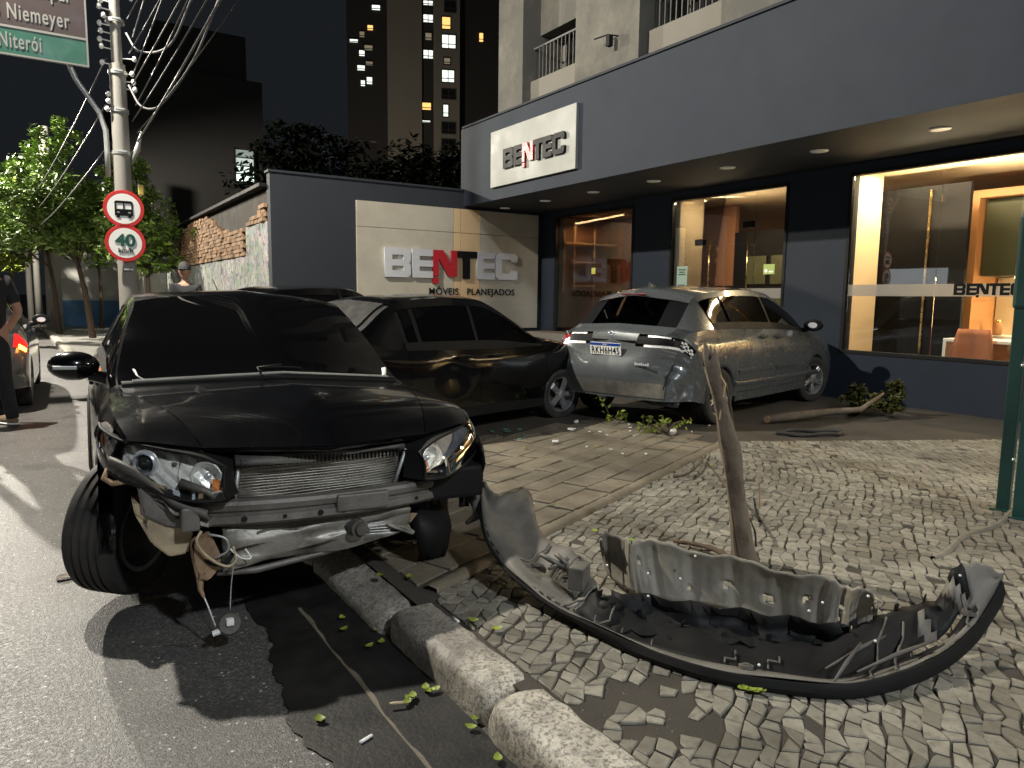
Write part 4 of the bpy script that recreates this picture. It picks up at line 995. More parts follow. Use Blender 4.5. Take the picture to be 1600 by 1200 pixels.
# inner engine bay darkness: inner wings and firewall
q=MB(); q.box(1.0,1.05,-.7,.7,.25,.8); q.box(1.05,1.75,-.60,-.58,.35,.62); q.box(1.05,1.75,.58,.60,.35,.62); q.box(.2,1.75,-.6,.6,.17,.20); cpart(q,'engine_bay',MT['cargap'])
# bumper beam: bent channel section with holes and welded pads
bz=lambda y:.417+.006*y
bx_=lambda y:2.06-.16*(abs(y)/.72)**2.2
ysb=[-.70+.0875*i for i in range(17)]
q=MB(); P=[]
for y in ysb:
    x=bx_(y); z=bz(y); P.append([(x-.055,y,z+.052),(x-.01,y,z+.05),(x,y,z+.036),(x-.004,y,z+.012),(x-.018,y,z+.006),(x-.018,y,z-.006),(x-.004,y,z-.012),(x,y,z-.040),(x-.01,y,z-.052),(x-.055,y,z-.054)])
q.grid(P); beam=cpart(q,'bumper_beam',MT['dustmetal'],smooth=False,thick=.004)
for y in (-.52,-.36,-.20,-.05,.05,.22,.42,.6):
    q=MB(); x=bx_(y); q.cyl((x+.003,y,bz(y)-.022),(1,0,0),.008+.004*math.sin(y*30)**2,.006,10); q.build('bolt_hole',MT['cargap'],beam)
q=MB(); q.bbox(bx_(.60)-.03,bx_(.60)+.014,.50,.70,bz(.6)-.06,bz(.6)+.065,.006); q.build('beam_pad',MT['dustmetal'],beam)
q=MB(); q.bbox(2.035,2.07,.02,.26,bz(.15)-.03,bz(.15)+.045,.008); q.build('beam_pad',MT['dustmetal'],beam)
q=MB(); q.bbox(1.97,2.03,-.60,-.53,bz(-.5)-.05,bz(-.5)+.05,.01); q.build('beam_mount',MT['dustmetal'],beam)
# lower condenser and crumpled shield below beam
q=MB(); P=[]
for i in range(31):
    y=-.44+i*.028; u=i/30; zt_=.355+.01*u; zb=.155+.08*u; P.append([(1.95,y,zt_)]+[(1.985+.020*math.sin(k*2.4+i*.16)+.006*math.sin(i*.7+k*2),y,zt_+(zb-zt_)*k/7+.010*math.sin(i*.28+k*1.7)) for k in range(1,8)]+[(1.85,y,zb-.02)])
q.grid(P); cpart(q,'crushed_radiator_shield',MT['foil'],smooth=True,thick=.003)
q=MB(); q.tube([(1.97,-.46,.155),(1.98,-.3,.15),(1.97,0,.18),(1.95,.25,.22),(1.92,.42,.25)],[.012,.016,.013,.017,.012],7); cpart(q,'lower_crossmember',MT['dustmetal'],smooth=True)
q=MB(); P=[[(1.90+.03*math.sin(i*.7),-.30+i*.05,.345-.002*i),(1.99,-.30+i*.05,.315+.012*math.sin(i*1.1))] for i in range(12)]; q.grid(P); cpart(q,'torn_shield_strip',MT['foil'],thick=.003)
# washer bottle and wheel-side clutter
q=MB()
def blob(pts,th,sd=1):
    pass
bt=bmesh.new()
def hull(name,pts,mat,parent=CIV,sub=2):
    bm=bmesh.new()
    for p in pts: bm.verts.new(p)
    bmesh.ops.convex_hull(bm,input=bm.verts); bmesh.ops.delete(bm,geom=[v for v in bm.verts if not v.link_faces],context='VERTS')
    me=bpy.data.meshes.new(name); bmesh.ops.bevel(bm,geom=bm.edges[:],offset=.005,segments=2,affect='EDGES'); bm.to_mesh(me); bm.free(); me.materials.append(mat)
    o=link(name,me,parent,(0,0,DZ)); me.polygons.foreach_set('use_smooth',[True]*len(me.polygons)); me.set_sharp_from_angle(angle=R(50)); return o
hull('washer_bottle',[(x,y,z-DZ) for x in (1.93,1.80) for y,z in ((-.765,.57),(-.76,.52),(-.70,.39),(-.635,.325),(-.565,.33),(-.545,.40),(-.55,.465),(-.645,.475))],MT['tank'])
hull('washer_bottle_neck',[(x,y,z-DZ) for x in (1.945,1.82) for y,z in ((-.745,.63),(-.71,.645),(-.636,.615),(-.606,.48),(-.638,.455),(-.735,.515))],MT['dustmetal'])
hull('horn_bracket',[(1.78,-.84,.64),(1.84,-.80,.65),(1.86,-.78,.60),(1.80,-.83,.59),(1.74,-.8,.62)],MT['tank'])
q=MB(); pts=[(1.80,-.84,.725-DZ),(1.86,-.81,.72-DZ),(1.91,-.765,.70-DZ),(1.96,-.69,.645-DZ),(2.0,-.62,.58-DZ),(2.03,-.50,.52-DZ)]
pc=cr(np.array(pts)[:,None,:],4)[:,0]; P=[[(p[0],p[1],p[2]+.012),(p[0]+.016,p[1]-.006,p[2]),(p[0]+.006,p[1],p[2]-.03),(p[0]-.04,p[1]+.02,p[2]-.028)] for p in pc]
q.grid(P); cpart(q,'bumper_bracket',MT['dustplastic'],smooth=True,thick=.004)
q=MB(); P=[[(p[0]-.03,p[1]+.01,p[2]-.03+.01*math.sin(i)),(p[0]-.005,p[1],p[2]-.055-.01*math.sin(i*1.7)),(p[0]-.06,p[1]+.03,p[2]-.07)] for i,p in enumerate(pc)]
q.grid(P); cpart(q,'torn_wing_liner',MT['dustmetal'],smooth=False,thick=.003)
q=MB(); q.tube([(1.98,-.60,.56),(2.02,-.50,.52),(2.03,-.47,.50)],[.02,.016,.02],8); q.tube([(1.93,-.70,.50),(1.95,-.64,.44),(1.93,-.60,.50)],.012,6); cpart(q,'steel_bracket',MT['dustmetal'],smooth=True)
q=MB(); q.tube([(1.78,-.84,.60),(1.80,-.86,.56),(1.84,-.83,.545),(1.88,-.78,.56)],.012,8); cpart(q,'pipe_bracket',MT['rust'],smooth=True)
hull('fog_lamp_bracket',[(x,y,z-DZ) for x in (2.03,1.96) for y,z in ((-.56,.40),(-.49,.43),(-.45,.33),(-.455,.285),(-.50,.235),(-.545,.25),(-.56,.34))],MT['rust'])
q=MB(); q.tube([(2.0,-.53,.25),(2.02,-.53,.20),(2.03,-.52,.17)],[.016,.010,.006],6); q.build('torn_flange',MT['rust'],CIV)
def wire(pts,r,mat,name='wire'):
    q=MB(); pc=cr(np.array(pts)[:,None,:],5)[:,0]; q.tube([tuple(p) for p in pc],r,6); return cpart(q,name,mat,smooth=True)
wire([(2.05,-.53,.37),(2.07,-.55,.34),(2.06,-.53,.29),(2.07,-.48,.24),(2.07,-.43,.215),(2.06,-.40,.235),(2.05,-.41,.29)],.006,MT['tank'])
wire([(2.04,-.50,.35),(2.06,-.44,.33),(2.06,-.43,.28),(2.05,-.48,.25)],.005,MT['steelgal'])
wire([(2.05,-.42,.28),(2.06,-.38,.24),(2.05,-.34,.23),(2.04,-.36,.27)],.004,MT['white'])
wire([(2.05,-.40,.26),(2.07,-.42,.14),(2.10,-.43,.04)],.0025,MT['steelgal'])
wire([(2.02,-.52,.09),(2.06,-.50,.03),(2.10,-.485,-.02)],.004,MT['steelgal'])
wire([(2.0,-.54,.28),(2.03,-.50,.23),(2.04,-.44,.22),(2.03,-.40,.26)],.009,MT['black'])
# dangling fog lamp on its cable
fg=MB(); T=Matrix.Translation((2.12,-.435,-.005))@Matrix.Rotation(R(25),4,'X')@Matrix.Rotation(R(70),4,'Y')
fg.lathe([(0,-.04),(.025,-.04),(.04,-.01),(.045,.02),(.04,.035),(0,.03)],14,axis='z',T=T); fo=cpart(fg,'fog_lamp',MT['dustplastic'],smooth=True,angle=40)
q=MB(); q.bbox(2.135,2.165,-.455,-.425,.0,.028,.006); q.build('fog_lamp_plug',MT['white'],fo); q=MB(); q.cyl((2.13,-.488,-.03),(0,1,.2),.012,.03,8); q.build('fog_lamp_plug',MT['white'],fo)
# clutter on the kerb side: horn, canister, liner, broken bracket
q=MB(); q.cyl((2.0,.13,.29),(1,.2,0),.042,.07,18); q.cyl((2.04,.14,.29),(1,.2,0),.028,.02,14); cpart(q,'canister',MT['dustplastic'],smooth=True,angle=40)
for k in range(5):
    q=MB(); q.tube([(2.04,.18,.31-.012*k),(2.055,.24+.01*k,.315-.014*k)],.0022,5); cpart(q,'cooling_wire',MT['steelgal'])
hull('torn_bracket',[(2.0,.27,.30),(2.02,.42,.24),(2.03,.40,.22),(2.0,.28,.27),(1.95,.34,.27)],MT['foil'])
hull('torn_bracket',[(1.92,.36,.31),(1.96,.46,.31),(1.97,.41,.26),(1.92,.39,.27)],MT['rust'])
q=MB(); P=[[(1.86+.03*math.sin(i*1.1),.44+.045*i,.30+.01*math.sin(i*2)),(1.93+.02*math.sin(i),.45+.042*i,.20),(1.92+.03*math.sin(i*.8),.48+.034*i,.09+.012*math.sin(i*1.9)),(1.86,.50+.03*i,.02)] for i in range(6)]
q.grid(P); cpart(q,'hanging_wing_liner',MT['black'],smooth=True,thick=.004)
q=MB(); P=[[(1.72+.04*i,.868-.012*i,.66-.01*i),(1.76+.04*i,.878-.015*i,.60-.012*i),(1.72+.04*i,.86-.012*i,.50-.01*i),(1.70+.035*i,.84,.44-.01*i)] for i in range(7)]
q.grid(P); cpart(q,'bumper_bracket',MT['black'],smooth=True,thick=.006)
q=MB(); q.tube([(1.86,.80,.34),(1.92,.80,.29),(1.95,.78,.25),(1.93,.73,.21)],[.035,.03,.025,.010],8); cpart(q,'air_duct',MT['dustplastic'],smooth=True)
q=MB(); q.bbox(1.82,1.98,.50,.80,.36,.52,.02); cpart(q,'crash_box',MT['black'])
# wheels
wheel(CIV,(1.335,-.755,.315),.318,.215,'steel',-1,rot=R(-36),camber=R(-4),label='steered front wheel bare of its bumper')
wheel(CIV,(1.335,.76,.33),.318,.215,'alloy',1,rot=R(-20)); wheel(CIV,(-1.335,-.775,.318),.318,.215,'alloy',-1); wheel(CIV,(-1.335,.775,.36),.318,.215,'alloy',1)
q=MB(); q.tube([(1.335,-.62,.30),(1.3,-.2,.22)],.03,8); q.tube([(1.25,-.62,.34),(1.2,-.4,.85)],.035,8); cpart(q,'suspension_arm',MT['brakes'])

# ---- generic surroundings for the complete cars
def full_car(root,rings,sh,paint,glass,ax,tw,r,rimkind,spec):
    rs=spec
    inner_shell(sh,root,.4,len(rings)-1.4,1.3,mask=spec.get('imask'))
    sh.panel('front_bumper',paint,root,rs['fb'],len(rings)-1,0,5,both=True)
    sh.panel('bonnet',paint,root,rs['cowl'],rs['fb'],4,5,both=True); sh.panel('roof',paint,root,rs['rw1'],rs['hd'],4,5,both=True)
    sh.panel('windscreen',glass,root,rs['hd'],rs['cowl'],4+1/6,5,both=True,fl=.006)
    for sd in (1,-1):
        sh.panel('front_wing',paint,root,rs['cowl'],rs['fb'],.4,4,side=sd)
        sh.panel('front_door',paint,root,rs['b'],rs['cowl'],.4,3,side=sd); sh.panel('rear_door',paint,root,rs['c'],rs['b'],.4,3,side=sd)
        sh.panel('rear_wing',paint,root,rs['rb'],rs['c'],.4,3,side=sd); (rs['rb']<rs['rw1']) and sh.panel('quarter_pillar',paint,root,rs['rb'],rs['rw1'],3,4,side=sd,gap=.001)
        sh.panel('sill',rs.get('sill',paint),root,rs['c']-.4,rs['cowl']+.1,0,.4,side=sd)
        sh.panel('pillar',paint,root,rs['hd'],rs['cowl'],3.83,4+1/6,side=sd,gap=0)
        sh.panel('front_side_window',rs['sideglass'],root,rs['b']+.12,rs['cowl']-.1,3+1/6,3.83,side=sd,off=-.004,gap=.001,fl=.006)
        sh.panel('rear_side_window',rs['sideglass'],root,rs['q']+.1,rs['b'],3+1/6,3.83,side=sd,off=-.004,gap=.001,fl=.006)
        sh.panel('quarter_window',rs['sideglass'],root,rs['rw1']+.125,rs['q'],3+1/6,3.83,side=sd,off=-.004,gap=.001,fl=.006)
        sh.panel('roof_rail',paint,root,rs['rw1'],rs['hd'],3.83,4,side=sd,gap=0,off=.001); sh.panel('window_rail',rs.get('rail',MT['black']),root,rs['rw1'],rs['cowl'],3,3+1/6,side=sd,gap=0,off=.003)
        sh.panel('door_pillar',MT['black'],root,rs['b']-.05,rs['b']+.13,3+1/6,3.83,side=sd,gap=0,off=0)
        for xa in ax:
            sh.lip(root,paint,xa,sd); well(root,xa,sd,sh.Ra+.005,sh.zc)
            wheel(root,(xa,sd*tw,r),r,.195,rimkind,sd,rot=spec.get('steer',0) if xa>0 else 0,rimmat=spec.get('rim'))
        for u in rs['handles']:
            p,n=sh.at(u,2.45,sd,.028); q=MB(); q.bbox(p.x-.10,p.x+.10,p.y-.010,p.y+.010,p.z-.014,p.z+.014,.006); ho=q.build('door_handle',paint,root)
            p2,n=sh.at(u,2.45,sd,.002); q=MB(); q.sphere((p2.x,p2.y,p2.z),.06,6,sc=(1,.12,.5)); q.build('handle_recess',MT['cargap'],ho,smooth=True)
        (sd<0 and rs.get('nomir')) or mirror(root,sd,rs['mx'],.84,1.03,rs.get('mirror',paint),False)

city_r=[
 [(-1.93,.82,.30),(-2.00,.79,.30),(-2.06,.72,.30),(-2.10,.62,.30),(-2.13,.46,.30),(-2.16,0,.30)],
 [(-1.84,.862,.30),(-1.92,.86,.42),(-2.05,.80,.50),(-2.12,.66,.52),(-2.16,.46,.53),(-2.19,0,.54)],
 [(-1.76,.87,.28),(-1.82,.875,.50),(-1.93,.85,.68),(-2.03,.75,.74),(-2.08,.54,.76),(-2.12,0,.77)],
 [(-1.70,.87,.27),(-1.74,.877,.52),(-1.83,.865,.80),(-1.93,.77,.93),(-1.99,.60,.965),(-2.06,0,.985)],
 [(-1.60,.87,.26),(-1.64,.877,.52),(-1.68,.868,.84),(-1.74,.79,1.0),(-1.86,.63,1.045),(-1.97,0,1.075)],
 [(-1.30,.87,.25),(-1.32,.877,.52),(-1.34,.868,.85),(-1.36,.80,1.025),(-1.46,.585,1.35),(-1.62,0,1.435)],
 [(-1.00,.87,.23),(-1.0,.877,.52),(-1.0,.868,.85),(-1.0,.805,1.025),(-1.02,.575,1.425),(-1.05,0,1.49)],
 [(-.5,.87,.22),(-.5,.877,.52),(-.5,.868,.84),(-.5,.81,1.015),(-.5,.575,1.45),(-.5,0,1.505)],
 [(0,.87,.22),(0,.877,.52),(0,.868,.83),(0,.81,1.0),(0,.57,1.445),(0,0,1.50)],
 [(.40,.87,.22),(.40,.877,.52),(.40,.866,.82),(.40,.81,.985),(.38,.565,1.40),(.48,0,1.46)],
 [(.8,.87,.22),(.8,.875,.52),(.8,.862,.81),(.8,.80,.965),(.78,.65,1.20),(.92,0,1.27)],
 [(1.12,.87,.22),(1.12,.873,.52),(1.12,.86,.79),(1.12,.79,.945),(1.12,.715,.985),(1.32,0,1.05)],
 [(1.5,.87,.24),(1.5,.872,.50),(1.5,.855,.76),(1.52,.79,.89),(1.52,.64,.93),(1.62,0,.98)],
 [(1.78,.85,.24),(1.86,.85,.45),(1.88,.82,.66),(1.90,.74,.78),(1.96,.55,.83),(2.04,0,.86)],
 [(1.9,.81,.22),(2.0,.76,.40),(2.03,.70,.54),(2.06,.62,.60),(2.10,.45,.64),(2.16,0,.66)],
 [(1.92,.76,.2),(1.98,.7,.2),(2.04,.6,.2),(2.08,.5,.2),(2.11,.35,.2),(2.15,0,.2)]]
CITY=thing('grey_hatchback','blue grey hatchback with smashed rear window and crumpled right rear corner, parked before the shop','car',(7.106,6.40,.118),R(13.5))
dn=[((-1.98,-.74,.60),.30,(.11,.10,.03)),((-2.10,-.40,.50),.24,(.05,0,.01)),((-1.93,-.82,.42),.18,(.08,.05,.06)),((-2.08,.20,.62),.2,(.02,0,0))]
class CityShell(Shell): pass
ch_s=Shell(city_r,[1.30,-1.30],.345,zc=.30)
# the dents belong to the right side only: keep a second shell for that side
ch_d=Shell(city_r,[1.30,-1.30],.345,zc=.30,dents=[((-1.98,.74,.60),.36,(.09,-.08,.02)),((-2.10,.44,.50),.24,(.05,0,.01)),((-1.95,.82,.42),.16,(.05,-.03,.02)),((-1.62,.86,.78),.22,(0,-.025,0))])
pg=MT['paintgrey']; full_car(CITY,city_r,ch_s,pg,MT['tint2'],[1.3,-1.3],.765,.305,'alloy',dict(fb=13,cowl=11,hd=9,rw1=5,rb=5,q=6,c=6,b=8,sideglass=MT['tint2'],handles=(7.75-.35,9.6-1.3),mx=.95,mirror=MT['blackgloss'],steer=R(-14),rail=MT['black'],
   imask=lambda p,u,v,s_:not(3.9<u<5.0 and v>3.9) and not (v>3.1 and v<3.85 and u>5) and not(s_<0 and u<5) and not (u<3.2)))
def split_build(name,mat,u0,u1,v0,v1,mask=None,**k):
    k['mask']=mask
    """one mesh made of the straight left half and the dented right half"""
    a=ch_s.panel(name,mat,CITY,u0,u1,v0,v1,side=1,**k); b=ch_d.panel(name,mat,CITY,u0,u1,v0,v1,side=-1,**k)
    bm=bmesh.new(); bm.from_mesh(a.data); bm.from_mesh(b.data); me=bpy.data.meshes.new(name); bm.to_mesh(me); bm.free(); me.materials.append(mat)
    me.polygons.foreach_set('use_smooth',[True]*len(me.polygons)); me.set_sharp_from_angle(angle=R(38))
    bpy.data.objects.remove(b); a.data=me; return a
for sd,sh_ in ((1,ch_s),(-1,ch_d)):
    o=sh_.panel('rear_quarter_panel',pg,CITY,1.9,5,.0,3,side=sd,mask=lambda p,u,v,s_:not(2.35<u<3.0 and v>=1.99) ,gap=.001)
    if sd<0: o['label']='crumpled rear corner panel'
    sh_.panel('quarter_corner',pg,CITY,3,5,3,4,side=sd,gap=.001)
cg=split_build('rear_bumper',pg,0,1.9,0,5,gap=0)
split_build('tailgate',pg,3,4,3,5,gap=0); split_build('tailgate_lower',pg,1.9,3,3.0,5,gap=.0015,mask=lambda p,u,v,s_:not(2.35<u<3.0 and v<4.49))
split_build('tailgate_frame',MT['blackgloss'],4,5,4,4.25,gap=0)
split_build('roof_spoiler',pg,4.8,5.05,4,5,gap=0,off=.012)
# diffuser
split_build('bumper_insert',MT['dustplastic'],.1,.7,2.6,5,gap=0,off=.006)
# jagged remains of the rear glass
rj=random.Random(4)
gm_=ch_s.panel('rear_window',MT['tint2'],CITY,4,4.8,4.2,5,both=True,fl=0,gap=0,off=-.01,mask=lambda p,u,v,s_:(min(u-4,4.8-u)*1.6+.05*math.sin(v*40))<.16 or (v-4.2+.07*math.sin(u*47))<(.20 if s_<0 else .08))
gm_['label']='smashed rear window with jagged glass round its edge'
# tail lamps
for sd,sh_ in ((1,ch_s),(-1,ch_d)):
    hb=sh_.panel('tail_lamp',MT['cargap'],CITY,2.25,3.125,1.83,4.67,side=sd,off=-.03,gap=0)
    hb['label']='broken tail lamp showing its white shell' if sd>0 else 'smashed tail lamp with wiring showing'
    if sd>0: sh_.panel('red_lens',MT['tailred'],hb,2.5,2.875,2.6,3.7,side=sd,off=.002,gap=.001)
    sh_.panel('clear_lens',MT['white'],hb,2.375,3.0,2.0,2.5 if sd>0 else 3.0,side=sd,off=-.012,gap=.001,mask=lambda p,u,v,s_:math.sin(u*31+v*17)>(-.2 if s_>0 else .35))
    sh_.panel('chrome_strip',MT['reflector'],hb,2.375,2.5,2.67,4.4,side=sd,off=-.008,gap=0); sh_.panel('chrome_strip',MT['reflector'],hb,2.875,3,3.6,4.4,side=sd,off=-.012,gap=0)
    sh_.panel('dark_lens',MT['blackgloss'],hb,2.5,2.875,3.67,4.5,side=sd,off=-.004,gap=0)
    for k in range(6):
        p,n=sh_.at(2.4+.09*k,2.2+.25*k,sd,.0); q=MB(); q.tube([p,p+Vector((rj.uniform(-.04,0),rj.uniform(-.04,.04),rj.uniform(-.02,.06)))],.004,5); q.build('loose_wire',MT['white'] if k%2 else MT['black'],hb)
# number plate
p,n=ch_s.at(2.10,4.75,1,.012)
pl=MB(); yc=.05; px_=-2.125
TP=Matrix.Translation((px_-.012,yc,.805))@Matrix.Rotation(R(-8),4,'Y')
pl.bbox(-.004,.004,-.20,.20,-.065,.065,.003,T=TP); plo=pl.build('number_plate',MT['white'],CITY)
q=MB(); q.box(-.0065,-.0045,-.197,.197,.034,.062,T=TP); q.build('plate_band',M('plate_blue',(.01,.05,.30),.4),plo)
T4=TP@frame4((-.0062,.180,-.052),(0,-1,0),(0,0,1)); text('plate_number','RKH6H45',.105,MT['black'],plo,T4,.0012,.0008,width=.36,space=1.12)
T4=TP@frame4((-.008,.03,.040),(0,-1,0),(0,0,1)); text('plate_country','BRASIL',.022,MT['white'],plo,T4,.0006,0,.9)
q=MB(); q.bbox(-2.085,-2.03,-.28,.28,.885,.905,.008); q.build('tailgate_trim',MT['blackgloss'],CITY)
# maker's emblem: upright letter H in a chrome ring, and the badge at lower right
q=MB(); TE=Matrix.Translation((-2.068,0.03,.955))@Matrix.Rotation(R(-20),4,'Y')
for a,b in (((0,-.030,-.028),(0,-.022,.030)),((0,.030,-.028),(0,.022,.030)),((0,-.024,0),(0,.024,0))): q.tube([a,b],.006,6,T=TE)
q.tube([(0,.045*math.cos(t*PI/10)*(1+.12*math.sin(t*PI/10)),.038*math.sin(t*PI/10)) for t in range(21)],.003,6,T=TE); q.build('emblem',MT['chrome'],CITY,smooth=True)
q=MB()
for k in range(7): q.bbox(-2.150,-2.142,-.34-.026*k-.009,-.34-.026*k+.009,.655,.655+(.022 if k%3 else .03),.002)
q.build('badge',MT['chrome'],CITY)
# rear wiper, high brake lamp, aerial fin
q=MB(); p,n=ch_s.at(4.1,4.7,1,.02); p2,_=ch_s.at(4.35,4.5,1,.03); q.tube([p,p2],.007,6); q.build('rear_wiper',MT['black'],CITY)
ph,_=ch_s.at(4.80,4.95,1,.012); q=MB(); q.bbox(ph.x-.012,ph.x+.004,-.16,.16,ph.z-.010,ph.z+.010,.004); q.build('high_brake_lamp',M('dark_red_lens',(.10,.006,.008),.3),CITY)
q=MB(); pts_=[ch_d.at(1.75-.16*k,2.75+.06*math.sin(k*2.),-1,.003)[0] for k in range(9)]; q.tube(pts_,[.003,.009,.014,.012,.016,.012,.010,.008,.003],6); q.build('torn_seam',MT['cargap'],CITY)
q=MB(); q.add([(-1.45,0,1.47),(-1.30,.025,1.48),(-1.30,-.025,1.48),(-1.42,0,1.535)],[(0,1,3),(0,3,2),(1,2,3),(0,2,1)]); q.build('aerial_fin',pg,CITY)
for sd in (1,-1):
    for a,b in ((6.15,7.9),(8.1,10.3)):
        q=MB(); P=[]
        for k in range(12):
            u=a+(b-a)*k/11; p,n=ch_s.at(u,1.1,sd,.004); P.append([p+Vector((0,0,.022)),p+Vector((0,sd*.010,.018)),p+Vector((0,sd*.010,-.018)),p+Vector((0,0,-.022))])
        q.grid(P); q.build('side_moulding',pg,CITY,smooth=True,angle=30)
    q=MB(); P=[]
    for k in range(20):
        u=5.9+(11.6-5.9)*k/19; p,n=ch_s.at(u,.62,sd,.001); P.append([p+Vector((0,0,.03)),p+Vector((0,sd*.012,.0)),p+Vector((0,0,-.03))])
    q.grid(P); q.build('sill_crease',pg,CITY,smooth=True)
# torn wires & hanging bumper edge
q=MB(); P=[[(-1.98-.012*k,-.78+.05*k,.30-.01*math.sin(k*1.3)),(-2.0-.012*k,-.78+.05*k,.27+.012*math.sin(k*2.1)),(-1.97,-.76+.05*k,.24)] for k in range(8)]; q.grid(P); q.build('torn_bumper_edge',pg,CITY,thick=.003)
# seats seen through the glass
def seats(root):
    for x,ys_ in ((.0,(-.36,.36)),(-.95,(-.4,0,.4))):
        for y in ys_:
            q=MB(); q.bbox(x-.28,x-.12,y-.2,y+.2,.45,1.05,.05); q.bbox(x-.27,x-.17,y-.11,y+.11,1.07,1.22,.03); q.bbox(x-.2,x+.3,y-.22,y+.22,.40,.52,.04); q.build('seat',MT['cargap'],root)
seats(CITY)

# ---- the old black saloon behind, dented door
sed_r=[
 [(-2.03,.76,.30),(-2.08,.73,.30),(-2.13,.66,.30),(-2.16,.56,.30),(-2.18,.42,.30),(-2.2,0,.30)],
 [(-1.9,.82,.28),(-1.98,.815,.45),(-2.10,.74,.55),(-2.17,.60,.57),(-2.2,.42,.58),(-2.22,0,.58)],
 [(-1.78,.83,.26),(-1.88,.83,.5),(-1.98,.80,.76),(-2.06,.68,.93),(-2.12,.5,1.0),(-2.16,0,1.03)],
 [(-1.55,.83,.24),(-1.6,.835,.5),(-1.65,.82,.82),(-1.7,.76,.96),(-1.72,.58,1.05),(-1.75,0,1.09)],
 [(-1.25,.83,.22),(-1.28,.835,.5),(-1.32,.822,.84),(-1.33,.77,.93),(-1.42,.62,1.06),(-1.48,0,1.11)],
 [(-.95,.83,.21),(-.95,.835,.5),(-.95,.825,.78),(-.95,.775,.91),(-.98,.56,1.33),(-1.05,0,1.385)],
 [(-.5,.83,.2),(-.5,.835,.5),(-.5,.828,.76),(-.5,.78,.895),(-.5,.55,1.40),(-.5,0,1.44)],
 [(-.05,.83,.2),(-.05,.835,.5),(-.05,.828,.75),(-.05,.78,.885),(-.05,.55,1.405),(-.05,0,1.445)],
 [(.28,.83,.2),(.28,.835,.5),(.28,.826,.75),(.28,.78,.88),(.24,.54,1.37),(.34,0,1.42)],
 [(.62,.83,.2),(.62,.833,.5),(.62,.822,.75),(.62,.77,.88),(.60,.62,1.17),(.75,0,1.23)],
 [(.95,.83,.2),(.95,.832,.5),(.95,.82,.79),(.95,.76,.885),(.95,.68,.965),(1.12,0,1.02)],
 [(1.35,.83,.22),(1.35,.832,.5),(1.35,.815,.76),(1.36,.75,.88),(1.36,.60,.915),(1.45,0,.96)],
 [(1.72,.81,.24),(1.78,.80,.45),(1.80,.775,.66),(1.82,.69,.76),(1.86,.52,.80),(1.93,0,.83)],
 [(1.85,.77,.22),(1.92,.72,.40),(1.95,.66,.54),(1.98,.58,.60),(2.01,.42,.63),(2.06,0,.65)],
 [(1.87,.72,.2),(1.91,.66,.2),(1.96,.56,.2),(2.0,.46,.2),(2.02,.35,.2),(2.05,0,.2)]]
SED=thing('black_compact_saloon','older black compact saloon with dented rear door, side-on between wreck and grey hatchback','car',(3.45,6.95,.095),R(14)); SED.scale=(.985,.985,.955)
ss=Shell(sed_r,[1.245,-1.245],.335,zc=.29,dents=[((-.42,.82,.66),.30,(0,-.035,0))])
p2_=MT['paintblack2']; full_car(SED,sed_r,ss,p2_,MT['tint2'],[1.245,-1.245],.735,.30,'five',dict(fb=12,cowl=10,hd=8,rw1=5,rb=1.5,q=5.4,c=5,b=7,sideglass=MT['tint'],handles=(6.7-.2,8.3-.6),mx=.80,nomir=True,sill=MT['black'],rim=MT['alloy'],steer=R(-6)))
ss.panel('boot_lid',p2_,SED,1.5,4,4,5,both=True); ss.panel('rear_window',M('dusty_glass',(.05,.05,.048),.25,var=.2),SED,4,5,4+1/6,5,both=True,fl=.006); ss.panel('rear_bumper',p2_,SED,0,1.5,0,5,both=True)
for sd in (1,-1): 
    ss.panel('headlight',MT['reflector'],SED,12,12.9,2.2,4,side=sd,off=.004); ss.panel('rear_shoulder',p2_,SED,1.5,4,3,4,side=sd,gap=0)
# ---- dark car whose roof shows behind them
DK=thing('dark_car_behind','dark car of which only the roof shows behind the dented black saloon','car',(3.0,9.35,.128),R(12))
ds=Shell(sed_r,[1.245,-1.245],.335,zc=.29)
full_car(DK,sed_r,ds,MT['paintblack2'],MT['tint2'],[1.245,-1.245],.735,.30,'steel',dict(fb=12,cowl=10,hd=8,rw1=5,rb=1.5,q=5.4,c=5,b=7,sideglass=MT['tint'],handles=(6.5,7.7),mx=.80))
ds.panel('boot_lid',p2_,DK,1.5,4,4,5,both=True); ds.panel('rear_window',MT['tint'],DK,4,5,4+1/6,5,both=True,fl=.006); ds.panel('rear_bumper',p2_,DK,0,1.5,0,5,both=True)
for sd in (1,-1): ds.panel('rear_shoulder',p2_,DK,1.5,4,3,4,side=sd,gap=0)
# ---- silver hatchback in the traffic lane
SV=thing('silver_hatchback','silver hatchback at the left edge, seen from behind with orange hazard light on','car',(-1.02,12.45,0),R(88.5))
sv=Shell(city_r,[1.30,-1.30],.345,zc=.30); ps=MT['paintsilver']
full_car(SV,city_r,sv,ps,MT['tint2'],[1.3,-1.3],.765,.305,'alloy',dict(fb=13,cowl=11,hd=9,rw1=5,rb=5,q=6,c=6,b=8,sideglass=MT['tint'],handles=(7.4,8.3),mx=.95,mirror=MT['blackgloss']))
sv.panel('rear_bumper',ps,SV,0,1.9,0,5,both=True,gap=0); sv.panel('tailgate',ps,SV,1.9,4,3,5,both=True,gap=.001); sv.panel('rear_window',MT['tint'],SV,4,5,4,5,both=True)
for sd in (1,-1):
    sv.panel('rear_quarter_panel',ps,SV,1.9,5,0,3,side=sd); sv.panel('quarter_corner',ps,SV,3,5,3,4,side=sd,gap=.001)
    o=sv.panel('tail_lamp',MT['taillit'],SV,2.2,3.1,2.0,3.2,side=sd,off=.008)
    sv.panel('hazard_lens',emis('hazard_orange',(1,.28,.03),14),o,2.3,2.5,2.1,2.9,side=sd,off=.014)
